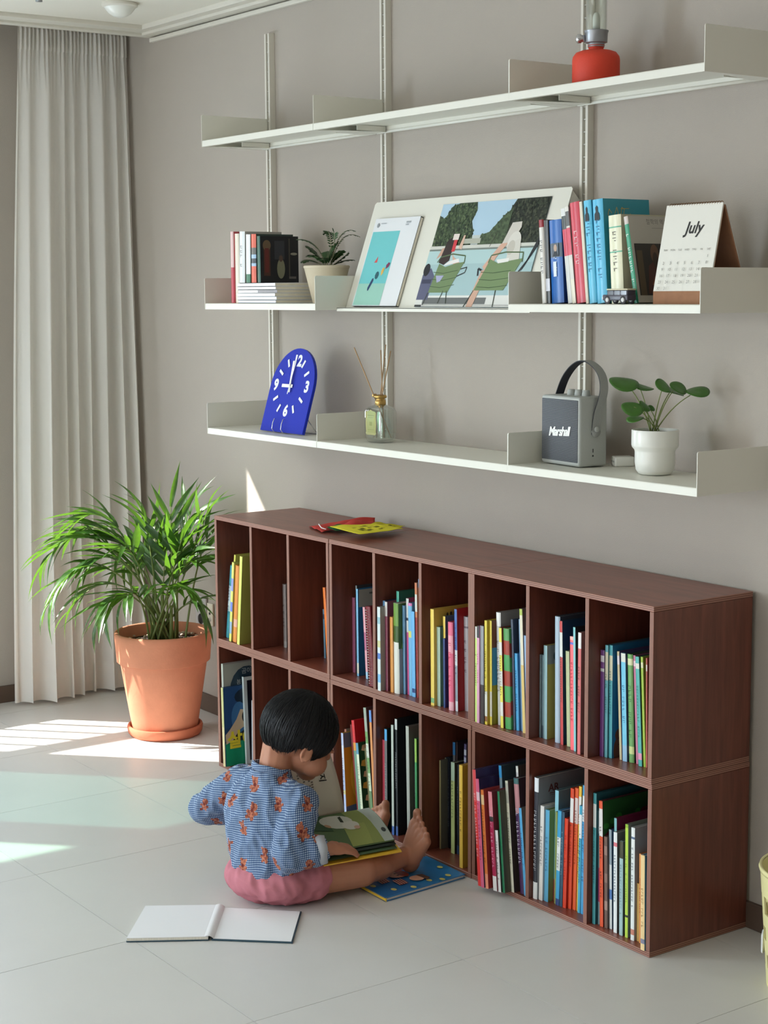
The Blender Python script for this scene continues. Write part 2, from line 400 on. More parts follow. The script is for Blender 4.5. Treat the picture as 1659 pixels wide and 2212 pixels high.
# ------------------------------------------------------------------ books
BOOKS = [
('U1',0.5168,-0.302,0.0164,0.234,0.0356,(62,150,165),(70,140,150),[(0.28,0.63,(200,215,220))],(40,60,80),'thin teal book with a pale title band'),
('U1',0.5338,-0.298,0.0094,0.235,0.0353,(45,35,50),(45,38,52),[],None,'thin dark plum book'),
('U1',0.5438,-0.297,0.0074,0.245,0.0362,(175,140,90),(170,140,90),[],None,'thin tan book'),
('U1',0.5518,-0.309,0.0094,0.272,0.0396,(205,200,80),(165,160,70),[(0.09,0.13,(110,100,60))],None,'tall olive yellow book'),
('U1',0.5713,-0.321,0.0124,0.251,0.0271,(225,225,120),(160,160,80),[(0.2,0.36,(150,160,220)),(0.5,0.62,(120,140,220)),(0.75,0.9,(150,180,210))],None,'pale yellow book with lavender bands'),
('U1',0.5843,-0.317,0.0204,0.243,0.0257,(235,150,75),(205,150,50),[(0.7,0.8,(240,180,160))],None,'orange spined picture book'),
('U1',0.6053,-0.27,0.0114,0.323,0.0335,(190,215,235),(170,190,200),[],None,'tall pale blue book set far back'),
('U1',0.628,-0.326,0.0144,0.277,0.027,(225,228,120),(150,148,72),[],None,'pale lime book with olive cover'),
('U2',0.75,-0.235,0.0164,0.195,-0.002,(120,108,105),(110,100,98),[(0.9,1,(140,135,130))],(40,35,38),'grey brown book with dark lettering'),
('U3',0.9353,-0.2,0.0074,0.182,0.0,(90,85,90),(80,75,80),[],None,'thin grey book behind the orange one'),
('U3',0.953,-0.22,0.0084,0.146,-0.0056,(110,150,175),(80,110,130),[(0.1,0.2,(60,80,100))],None,'short blue grey book'),
('U3',1.014,-0.25,0.0114,0.221,-0.019,(245,130,60),(220,110,50),[],None,'bright orange book leaning on the side panel'),
('U4',1.1575,-0.258,0.0134,0.216,0.0,(165,95,125),(140,80,105),[],None,'mauve book'),
('U4',1.1715,-0.254,0.0144,0.217,-0.0005,(45,130,145),(35,100,115),[],(20,70,80),'dark teal book'),
('U4',1.1865,-0.249,0.0074,0.204,-0.0009,(120,150,80),(100,130,70),[],None,'thin green book'),
('U4',1.1945,-0.27,0.0064,0.256,-0.0017,(55,60,65),(60,65,70),[(0,0.05,(120,125,125))],None,'tall black wire bound book at the back'),
('U4',1.202,-0.273,0.0084,0.248,-0.0026,(130,190,225),(45,110,160),[(0.85,0.97,(225,220,200))],None,'sky blue book with grey panelled blue cover'),
('U4',1.248,-0.275,0.0104,0.202,-0.014,(235,170,180),(120,90,100),[(0.35,0.6,(190,110,140)),(0.9,1,(170,210,235))],None,'thin pink and white striped book'),
('U4',1.323,-0.318,0.0224,0.22,-0.017,(125,38,48),(110,32,42),[],None,'maroon spiral bound notebook'),
('U5',1.3668,-0.3,0.0114,0.242,0.0,(120,170,215),(50,65,100),[],None,'light blue book standing behind the patterned one'),
('U5',1.3788,-0.327,0.0134,0.23,-0.0005,(215,225,225),(150,148,145),[(0.12,0.2,(150,190,200)),(0.4,0.48,(205,205,150)),(0.55,0.62,(90,130,200)),(0.8,0.9,(130,190,230))],None,'white patterned book with grey cover'),
('U5',1.3928,-0.311,0.0104,0.244,-0.0011,(140,70,90),(120,60,80),[(0,0.16,(215,210,205))],None,'maroon book with a white and black top'),
('U5',1.4038,-0.28,0.0114,0.271,-0.0018,(75,165,140),(45,110,95),[],None,'tall teal green book at the back'),
('U5',1.4158,-0.311,0.0124,0.206,-0.0018,(220,150,75),(200,140,70),[],None,'orange tan book'),
('U5',1.4288,-0.31,0.0234,0.246,-0.0027,(225,225,215),(150,150,150),[(0,0.25,(110,150,60)),(0.25,0.43,(60,90,35))],None,'leafy green book turning white below'),
('U5',1.4528,-0.296,0.0104,0.241,-0.0032,(95,140,170),(80,120,150),[],None,'thin steel blue book'),
('U5',1.4638,-0.29,0.0114,0.261,-0.0041,(190,80,130),(150,60,100),[(0,0.35,(205,205,200)),(0.2,0.23,(60,60,70))],None,'magenta book with a white top'),
('U5',1.4758,-0.294,0.0164,0.251,-0.0045,(120,185,225),(90,150,200),[(0,0.03,(230,130,190)),(0.3,0.37,(220,220,120))],None,'light blue book with a pink top edge'),
('U5',1.4928,-0.295,0.0144,0.231,-0.0046,(110,180,230),(80,140,190),[(0.9,0.95,(30,60,120))],None,'sky blue book leaning left'),
('U5',1.5078,-0.292,0.0094,0.309,-0.0069,(200,120,80),(165,120,85),[(0.1,0.25,(215,215,205)),(0.3,1,(150,45,40))],None,'tall orange brown and brick red book'),
('U5',1.5178,-0.287,0.0084,0.319,-0.0078,(180,110,95),(90,35,38),[(0,0.07,(80,160,220))],None,'tall brown book with a blue top'),
('U6',1.576,-0.295,0.0064,0.208,0.0,(45,75,125),(40,60,100),[(0.9,1,(200,140,150))],None,'short navy book'),
('U6',1.583,-0.292,0.0124,0.246,-0.0005,(200,205,170),(35,38,40),[(0.55,0.8,(60,60,60))],None,'pale spined book with black cover'),
('U6',1.5962,-0.311,0.0144,0.255,-0.0013,(240,210,100),(205,175,80),[(0.92,0.97,(130,180,120))],None,'large butter yellow book'),
('U6',1.6112,-0.302,0.0144,0.209,-0.0016,(165,185,165),(60,110,115),[],None,'grey green board book with rounded top'),
('U6',1.6262,-0.292,0.0094,0.238,-0.0023,(235,205,95),(70,100,125),[(0.25,0.3,(60,70,80))],None,'yellow spined book with slate cover'),
('U6',1.6362,-0.3,0.0074,0.182,-0.0022,(55,75,130),(50,60,110),[],None,'small navy book'),
('U6',1.6637,-0.306,0.0194,0.231,-0.0035,(235,110,140),(190,60,90),[(0.15,0.35,(240,160,175)),(0.9,1,(240,180,190))],(200,60,90),'coral pink book'),
('U6',1.6837,-0.298,0.0104,0.266,-0.0046,(75,110,175),(170,40,45),[(0.4,1,(215,222,225)),(0.55,0.9,(150,165,175))],(40,60,110),'blue and white book with red cover'),
('U6',1.6947,-0.278,0.0174,0.246,-0.0048,(175,170,175),(150,145,150),[(0.1,0.12,(110,100,110))],(110,80,90),'grey lilac book against the side panel'),
('U7',1.7983,-0.325,0.0094,0.243,0.0,(205,230,130),(180,200,120),[(0,0.12,(215,210,205))],(80,110,60),'lime green book with a white top'),
('U7',1.8083,-0.327,0.0094,0.246,-0.0005,(225,165,195),(190,130,160),[(0,0.12,(60,55,60))],(190,70,120),'thin baby pink book'),
('U7',1.8183,-0.324,0.0134,0.248,-0.0011,(70,62,62),(60,55,55),[(0,0.6,(150,152,158))],None,'grey book with dark lower half'),
('U7',1.8323,-0.321,0.0094,0.263,-0.0018,(225,205,80),(180,160,60),[(0.68,0.92,(225,225,215)),(0.92,0.97,(150,100,60))],(110,90,30),'thin mustard book with white lower label'),
('U7',1.8423,-0.313,0.0084,0.263,-0.0023,(225,205,85),(125,105,45),[(0.68,0.92,(210,205,190))],None,'mustard book with brown and blue cover'),
('U7',1.856,-0.3,0.0164,0.284,-0.0081,(200,200,196),(150,150,150),[(0,0.12,(238,238,236))],(120,110,100),'tall grey book with a white label on top'),
('U7',1.873,-0.304,0.0084,0.249,-0.0077,(110,60,50),(120,62,52),[(0.65,0.85,(200,160,150))],None,'thin brown book'),
('U7',1.8826,-0.311,0.0104,0.25,-0.0089,(238,225,95),(120,30,35),[(0.14,0.27,(230,228,220)),(0.43,0.58,(230,228,220)),(0.74,0.88,(230,228,220))],(60,60,60),'yellow and white striped book'),
('U7',1.8936,-0.308,0.0234,0.251,-0.0094,(165,65,50),(60,110,60),[(0,0.12,(90,155,90)),(0.26,0.42,(80,160,90)),(0.57,0.73,(80,160,90)),(0.88,1,(80,160,90))],None,'thick book striped green and brick red'),
('U7',1.9176,-0.3,0.0074,0.275,-0.011,(75,85,105),(60,70,90),[],None,'thin slate book'),
('U7',1.9256,-0.297,0.0104,0.192,-0.0081,(80,165,215),(60,130,180),[],(40,80,130),'bright blue paperback'),
('U7',1.9366,-0.29,0.0074,0.277,-0.0123,(150,180,210),(30,60,110),[],None,'pale blue book with navy cover'),
('U7',1.9446,-0.294,0.0084,0.22,-0.0102,(70,140,180),(50,110,150),[],None,'thin ocean blue book'),
('U7',1.9536,-0.3,0.0104,0.306,-0.0149,(228,220,195),(120,110,110),[(0,0.05,(180,200,90)),(0.45,1,(225,195,120))],None,'tall white to yellow book with printed top'),
('U7',1.9646,-0.297,0.0084,0.242,-0.0123,(160,190,225),(140,170,200),[],None,'powder blue book by the divider'),
('U8',2.0075,-0.294,0.0064,0.204,0.0,(90,108,112),(80,95,100),[],None,'thin slate green book'),
('U8',2.0145,-0.292,0.0074,0.204,-0.0005,(105,130,138),(90,110,118),[(0.85,1,(60,80,90))],None,'thin dusty blue book'),
('U8',2.0225,-0.293,0.0124,0.229,-0.001,(150,185,190),(170,160,95),[],None,'pale aqua book with yellow and black cover'),
('U8',2.063,-0.294,0.0174,0.306,-0.003,(180,198,215),(70,80,95),[],None,'tall pale silver blue book'),
('U8',2.088,-0.296,0.0094,0.298,-0.007,(205,75,75),(40,70,100),[(0.09,0.29,(228,230,225))],(90,40,40),'red book with long white label and navy cover'),
('U8',2.108,-0.294,0.0124,0.229,-0.007,(190,195,150),(150,160,110),[],None,'sage cream book'),
('U8',2.1365,-0.308,0.0134,0.271,-0.0049,(255,110,120),(60,45,110),[(0,0.03,(255,190,180)),(0.05,0.07,(110,110,200))],(180,40,60),'bright coral book with violet cover'),
('U8',2.1505,-0.31,0.0074,0.295,-0.006,(140,205,210),(30,30,35),[],None,'aqua spined book with black cover'),
('U8',2.163,-0.3,0.0084,0.285,-0.003,(150,145,135),(140,135,130),[],None,'grey book pressed to the divider'),
('U8',2.172,-0.319,0.0104,0.288,0.0,(215,110,110),(150,110,110),[(0,0.13,(235,232,230))],(70,40,40),'rose book with white top label'),
('U9',2.2168,-0.29,0.0124,0.251,0.0,(110,65,125),(80,50,95),[(0.05,0.11,(210,205,210)),(0.17,0.2,(200,200,200))],None,'purple paperback'),
('U9',2.23,-0.287,0.0094,0.264,-0.0008,(110,180,190),(60,110,120),[(0.06,0.31,(215,210,185))],(60,90,90),'pale teal book with cream label'),
('U9',2.24,-0.283,0.0104,0.265,-0.0014,(80,165,175),(50,110,150),[(0.09,0.31,(215,210,180))],(40,90,95),'teal book with cream label and blue cover'),
('U9',2.267,-0.274,0.0074,0.252,-0.013,(205,190,150),(90,80,130),[(0.04,0.12,(225,215,215))],None,'thin cream book beside the light blue one'),
('U9',2.279,-0.276,0.0144,0.251,-0.01,(120,200,230),(60,60,110),[(0,0.08,(225,225,215)),(0.85,1,(150,190,220))],(50,110,160),'light blue schoolbook'),
('U9',2.294,-0.272,0.0164,0.251,-0.01,(115,170,100),(40,70,60),[(0.04,0.1,(225,225,180)),(0.85,0.92,(210,220,150))],(60,110,60),'leaf green schoolbook'),
('U9',2.315,-0.268,0.0074,0.25,-0.014,(200,120,150),(150,90,120),[(0.05,0.1,(230,200,210))],None,'dusty pink schoolbook'),
('U9',2.3307,-0.276,0.0114,0.251,-0.015,(85,180,175),(40,90,80),[(0.06,0.11,(225,225,215)),(0.88,0.94,(230,160,190))],(50,110,110),'turquoise schoolbook'),
('U9',2.3427,-0.272,0.0074,0.252,-0.014,(165,195,70),(130,160,60),[(0.05,0.1,(225,225,180))],None,'lime green schoolbook'),
('U9',2.3507,-0.272,0.0044,0.252,-0.005,(195,100,90),(160,80,80),[(0.06,0.12,(230,210,200))],None,'rose schoolbook half hidden by the side panel'),
('L1',0.5425,-0.33,0.0114,0.323,-0.0086,(170,175,165),(150,145,140),[],None,'tall grey book with a round slate disc on its cover'),
('L1',0.5545,-0.34,0.0134,0.251,-0.0073,(190,190,130),(35,70,110),[(0.5,1,(215,200,150))],None,'book with a blue and green cover under large yellow lettering'),
('L1',0.573,-0.271,0.0104,0.278,-0.0133,(205,215,215),(25,28,50),[],None,'thin white edged book with a black cover'),
('L1',0.584,-0.254,0.0074,0.205,0.004,(225,230,238),(210,215,222),[],None,'thin white book against the divider'),
('L4',1.174,-0.29,0.0094,0.24,-0.0146,(225,160,140),(150,130,120),[],None,'peach book behind the lavender one'),
('L4',1.186,-0.31,0.0104,0.235,-0.014,(190,205,240),(190,150,60),[(0.15,0.45,(225,230,245)),(0.7,0.75,(230,220,150))],(120,130,180),'pale lavender book with golden tree cover'),
('L4',1.222,-0.29,0.0074,0.259,-0.034,(130,40,45),(120,90,80),[],None,'thin wine red book'),
('L4',1.259,-0.31,0.0124,0.283,-0.034,(215,40,50),(200,28,38),[(0.22,0.3,(220,150,60)),(0.3,1,(110,150,130))],None,'tall scarlet book'),
('L4',1.272,-0.31,0.0114,0.222,-0.0267,(225,235,205),(45,80,50),[(0,0.14,(90,150,180))],(150,150,120),'cream spined book with green cover of pale patches'),
('L4',1.284,-0.29,0.0074,0.207,-0.0254,(150,150,110),(110,110,80),[],None,'thin khaki book'),
('L4',1.32,-0.31,0.0124,0.331,-0.036,(115,160,95),(90,60,60),[(0,0.2,(160,172,160)),(0.3,0.42,(215,222,205)),(0.55,0.7,(205,222,190)),(0.7,0.9,(105,140,95))],(90,100,80),'tall green and white banded book'),
('L4',1.333,-0.31,0.0104,0.329,-0.022,(220,145,85),(120,60,60),[(0,0.1,(95,145,215)),(0.85,1,(225,210,190))],None,'tall orange book with a blue top'),
('L5',1.3668,-0.305,0.0104,0.257,0.0,(220,85,105),(170,60,80),[],None,'coral red book'),
('L5',1.3778,-0.305,0.0114,0.289,-0.0006,(120,122,122),(20,45,42),[(0,0.11,(95,180,235))],(190,190,190),'grey book with bright blue top and black green cover'),
('L5',1.3898,-0.253,0.0134,0.224,0.0,(60,150,100),(20,70,50),[(0,0.12,(75,130,195))],(30,90,60),'emerald book with a blue top'),
('L5',1.41,-0.305,0.0104,0.307,-0.0016,(195,205,195),(25,32,34),[(0.92,1,(60,100,170))],None,'tall pale grey book with blue foot'),
('L5',1.421,-0.3,0.0104,0.325,-0.0024,(30,32,36),(24,26,30),[(0,0.09,(215,220,215)),(0.92,1,(70,100,160))],(180,180,180),'tall black book with a white top'),
('L5',1.4815,-0.305,0.0134,0.318,-0.0057,(185,188,178),(115,110,105),[],None,'tall light grey book'),
('L5',1.4955,-0.29,0.0074,0.271,-0.0054,(60,60,60),(50,50,50),[],(150,150,150),'thin charcoal book'),
('L5',1.519,-0.305,0.0094,0.292,-0.004,(60,155,90),(40,100,60),[(0,0.22,(150,195,80))],None,'green book with a lime top'),
('L6',1.576,-0.25,0.0054,0.244,0.0,(165,175,150),(70,100,120),[],None,'thin sage book with a blue cover'),
('L6',1.582,-0.273,0.0064,0.242,-0.0005,(180,170,125),(100,100,90),[],None,'thin khaki cream book'),
('L6',1.589,-0.25,0.0094,0.248,-0.0011,(25,30,40),(22,26,36),[],(120,130,140),'black book with small lettering'),
('L6',1.599,-0.24,0.0104,0.29,-0.0019,(110,112,118),(50,50,55),[(0,0.12,(60,130,190))],None,'tall grey book with a blue top'),
('L6',1.61,-0.24,0.0064,0.293,0.0011,(60,45,48),(50,40,44),[(0.2,0.28,(190,190,190))],None,'tall dark brown book'),
('L6',1.617,-0.261,0.0054,0.213,0.0004,(150,115,60),(120,90,50),[],None,'thin bronze book'),
('L6',1.6257,-0.268,0.0154,0.247,0.0,(200,210,150),(60,60,50),[(0,0.2,(175,195,170)),(0.2,1,(190,200,130))],(90,100,70),'pale green book with white upper part'),
('L6',1.6417,-0.262,0.0104,0.244,0.002,(25,28,36),(22,26,34),[(0.9,1,(45,65,100))],(110,120,140),'black book with navy foot'),
('L6',1.6527,-0.25,0.0094,0.3,0.006,(70,60,95),(60,50,80),[(0.05,0.1,(170,170,180)),(0.12,0.16,(160,160,180))],None,'tall purple patterned book'),
('L6',1.727,-0.319,0.0134,0.271,-0.001,(242,200,85),(190,145,50),[],(110,80,30),'golden yellow book with ochre cover'),
('L7',1.7983,-0.3,0.0104,0.078,0.0,(235,205,70),(200,170,60),[],None,'short yellow book behind the red one'),
('L7',1.8197,-0.31,0.0104,0.273,-0.0111,(130,135,140),(90,95,100),[],None,'grey book behind the red paperback'),
('L7',1.8307,-0.282,0.0114,0.267,-0.0115,(165,35,60),(165,160,120),[(0,0.11,(236,236,232))],(220,180,190),'crimson book with white top label'),
('L7',1.8427,-0.3,0.0094,0.28,-0.0127,(150,150,150),(75,78,84),[(0,0.07,(205,205,205))],None,'tall grey book with dark cover'),
('L7',1.8611,-0.365,0.0124,0.293,-0.0231,(225,60,60),(60,50,90),[(0,0.25,(225,85,90))],(240,200,200),'red paperback leaning at the cubby side'),
('L7',1.8741,-0.366,0.0124,0.273,-0.0221,(215,100,135),(50,40,80),[(0.12,0.2,(235,200,210))],(150,50,90),'pink paperback'),
('L7',1.8871,-0.362,0.0114,0.248,-0.0206,(225,125,60),(170,60,60),[(0.05,0.15,(235,200,150)),(0.85,1,(235,150,120))],(140,60,30),'orange paperback'),
('L7',1.8991,-0.31,0.0104,0.302,-0.0258,(60,155,215),(60,75,85),[(0.1,1,(130,150,160))],None,'tall book with a bright blue top'),
('L7',1.9101,-0.356,0.0144,0.248,-0.0217,(175,40,80),(120,50,60),[(0,0.25,(225,140,150)),(0.25,0.3,(60,60,60)),(0.85,1,(228,225,222))],(230,180,200),'pink and crimson book with white foot'),
('L7',1.9251,-0.352,0.0104,0.154,-0.0138,(228,228,226),(70,60,60),[],(60,60,60),'short white book with black lettering'),
('L7',1.9361,-0.347,0.0084,0.252,-0.0232,(35,120,80),(75,75,60),[],None,'slim emerald green book'),
('L7',1.9451,-0.327,0.0104,0.277,-0.0261,(215,212,190),(60,50,45),[(0.02,0.2,(180,180,165))],(90,90,80),'cream book with grey lettering'),
('L7',1.9561,-0.299,0.0084,0.311,-0.03,(225,228,222),(70,65,60),[(0.05,0.1,(205,205,205))],None,'tall slim white book with photo cover'),
('L7',1.9651,-0.317,0.0174,0.287,-0.0283,(75,45,85),(60,50,60),[(0,0.3,(190,135,140)),(0,0.05,(70,110,110))],(200,190,205),'dusty pink and dark purple book'),
('L7',1.9831,-0.318,0.0094,0.217,-0.0219,(90,175,225),(130,130,125),[],(40,90,150),'slim sky blue paperback'),
('L8',2.0075,-0.313,0.0164,0.305,0.004,(55,58,66),(120,125,130),[(0,0.115,(232,236,240)),(0.86,1,(228,228,226))],(205,205,205),'tall charcoal book with white label and grey cover'),
('L8',2.0245,-0.307,0.0134,0.238,0.0047,(228,224,218),(190,190,190),[],(60,60,60),'white book with black lettering'),
('L8',2.0385,-0.302,0.0144,0.23,0.004,(95,170,205),(120,150,90),[],(60,110,140),'medium blue book'),
('L8',2.0535,-0.285,0.0124,0.279,0.0042,(145,200,215),(90,125,135),[(0.8,1,(210,90,100))],None,'tall pale aqua book'),
('L8',2.0665,-0.294,0.0074,0.23,0.003,(135,150,85),(100,120,70),[],None,'thin moss green book'),
('L8',2.0745,-0.297,0.0124,0.237,0.007,(70,165,210),(60,130,180),[(0.28,0.63,(225,230,228)),(0.93,1,(60,80,130))],(40,60,80),'blue book with large white label'),
('L8',2.0875,-0.296,0.0104,0.237,0.0064,(55,85,105),(50,70,90),[],(130,170,180),'dark slate blue book'),
('L8',2.0985,-0.295,0.0114,0.223,0.0056,(220,70,45),(180,50,40),[],(160,40,30),'short vermilion book'),
('L8',2.1105,-0.289,0.0114,0.299,0.0068,(215,75,45),(180,60,40),[(0.08,0.28,(228,226,222))],(100,40,30),'vermilion book with white arrow label'),
('L8',2.1225,-0.285,0.0114,0.302,0.0062,(225,95,50),(190,80,40),[(0.08,0.29,(220,205,200))],(110,50,30),'orange red book with pale arrow label'),
('L8',2.1345,-0.283,0.0094,0.308,0.0056,(235,190,70),(200,150,60),[(0.08,0.3,(230,226,215))],(90,70,40),'amber book with white arrow label'),
('L8',2.1445,-0.289,0.0094,0.264,0.0042,(75,170,200),(60,130,160),[(0.08,0.3,(228,232,232))],(50,80,100),'aqua blue book with white arrow label'),
('L8',2.1545,-0.288,0.0114,0.316,0.0044,(75,160,210),(60,130,170),[(0.08,0.28,(228,232,232))],(50,80,110),'taller blue book with white arrow label'),
('L9',2.2168,-0.308,0.0104,0.315,0.0,(70,150,155),(35,95,105),[(0.08,0.26,(210,215,210))],(40,80,90),'tall teal book with white arrow label'),
('L9',2.2278,-0.3,0.0064,0.274,-0.0006,(120,145,150),(100,120,130),[(0,0.2,(220,225,222)),(0.5,0.8,(150,60,100))],None,'thin grey green book'),
('L9',2.24,-0.305,0.0114,0.3,-0.007,(225,90,55),(90,35,45),[(0.06,0.28,(226,222,220))],(90,40,30),'orange red book with white arrow label and green red cover'),
('L9',2.2543,-0.304,0.0104,0.219,-0.0045,(110,85,75),(90,70,65),[(0.1,0.2,(150,120,110)),(0.4,0.5,(140,110,100)),(0.7,0.8,(160,130,120))],None,'brown patterned book'),
('L9',2.2653,-0.298,0.0084,0.237,-0.0054,(150,165,175),(40,60,100),[(0.35,1,(220,224,222)),(0.6,0.7,(90,130,190))],None,'grey blue and white book'),
('L9',2.2743,-0.29,0.0084,0.265,-0.006,(130,185,190),(115,25,65),[],None,'pale turquoise book with magenta cover'),
('L9',2.287,-0.306,0.0114,0.239,-0.003,(232,236,235),(110,110,108),[(0.1,0.14,(220,120,130))],(50,80,110),'bright white book with blue lettering'),
('L9',2.306,-0.306,0.0114,0.223,-0.002,(165,195,195),(90,100,95),[(0,0.18,(70,70,50))],(110,130,140),'pale aqua book with dark olive top'),
('L9',2.324,-0.305,0.0094,0.267,-0.003,(185,215,80),(120,130,120),[(0,0.03,(150,190,60)),(0.8,0.82,(60,60,40))],(110,140,60),'lime yellow book'),
('L9',2.3435,-0.306,0.0114,0.265,-0.002,(230,234,230),(165,170,172),[(0.08,0.1,(90,110,140)),(0.9,0.95,(200,130,110))],(70,80,100),'white book with grey white cover'),
('L9',2.3555,-0.299,0.0084,0.136,-0.001,(200,160,90),(160,120,70),[],None,'short ochre book'),
('L9',2.368,-0.303,0.0074,0.209,-0.003,(225,150,85),(180,110,60),[],(150,90,50),'apricot orange book'),
('L9',2.3986,-0.328,0.0124,0.22,-0.003,(235,205,150),(70,130,160),[(0.88,0.93,(130,130,150))],(160,120,70),'honey cream book with blue top page'),
('S1',0.491,-0.245,0.0164,0.2175,0.0,(225,190,190),(190,80,90),[(0.5,1,(190,60,75))],None,'thin white and red book at the shelf end'),
('S1',0.508,-0.24,0.0244,0.2105,-0.0005,(228,220,205),(190,180,160),[],None,'cream paperback on the shelf'),
('S2',0.54,-0.245,0.0314,0.155,0.004,(225,228,230),(170,165,160),[],(150,150,150),'white book standing on the magazine stack'),
('S2',0.58,-0.245,0.0244,0.145,0.003,(235,236,240),(50,90,70),[(0.82,1,(60,120,90))],None,'slim white book with green foot on the magazine stack'),
('S2',0.611,-0.245,0.0274,0.145,0.002,(220,95,70),(45,60,55),[(0.28,0.42,(90,90,85)),(0.42,0.66,(160,190,220)),(0.5,0.6,(50,60,70))],None,'red and black striped book on the magazine stack'),
('S2',0.647,-0.245,0.0224,0.138,-0.001,(35,90,75),(25,25,28),[],None,'dark green book with a dim interior painting on its cover'),
('S3',1.916,-0.215,0.0164,0.1995,-0.015,(222,218,212),(120,115,110),[(0,0.09,(150,40,50))],(80,80,80),'thin white book with a dark red top'),
('S3',1.934,-0.215,0.0144,0.1975,-0.012,(70,68,68),(60,58,58),[(0.7,0.85,(205,205,215))],None,'thin black and grey photo spine book'),
('S3',1.951,-0.215,0.0434,0.1975,-0.0132,(20,95,175),(25,60,130),[(0.28,0.45,(70,90,110))],(220,228,240),'thick royal blue book with a portrait on the spine'),
('S3',2.0118,-0.215,0.0144,0.2225,-0.0293,(205,205,200),(150,150,150),[(0,0.08,(215,215,215)),(0.08,0.22,(70,75,75)),(0.22,0.5,(205,55,80))],None,'thin grey white book with a crimson middle'),
('S3',2.0268,-0.215,0.0124,0.2265,-0.0303,(215,212,205),(150,150,150),[(0.05,0.2,(90,90,90)),(0.22,0.5,(215,70,95)),(0.75,1,(225,220,200))],None,'slim white and pink book beside the red one'),
('S3',2.0398,-0.215,0.0334,0.2355,-0.029,(205,60,80),(170,90,100),[],(235,190,195),'thick cherry red book'),
('S3',2.0738,-0.215,0.0094,0.2355,-0.027,(215,205,185),(190,180,160),[],None,'slim cream book between red and blue'),
('S3',2.0838,-0.215,0.0254,0.2375,-0.025,(85,185,220),(60,150,185),[],(40,110,150),'first sky blue hardcover with a small black figure'),
('S3',2.11,-0.215,0.0344,0.2385,-0.021,(80,180,218),(45,145,165),[],(40,110,150),'second sky blue hardcover showing a handwritten gold signature'),
('S3',2.158,-0.215,0.0404,0.2005,-0.0147,(226,224,195),(190,185,160),[(0.13,0.145,(90,170,140)),(0.41,0.425,(90,170,140))],(100,90,80),'ivory book with two green lines on the spine'),
('S3',2.233,-0.215,0.0164,0.1955,-0.0394,(45,150,115),(170,165,155),[(0,0.09,(200,190,185))],(220,235,225),'slim green book leaning with a bearded painting on its cover'),
]
ORD = ['one', 'two', 'three', 'four', 'five', 'six', 'seven', 'eight', 'nine']
rb = random.Random(11)
def shade(c, k): return tuple(max(0, min(255, v*k)) for v in c)
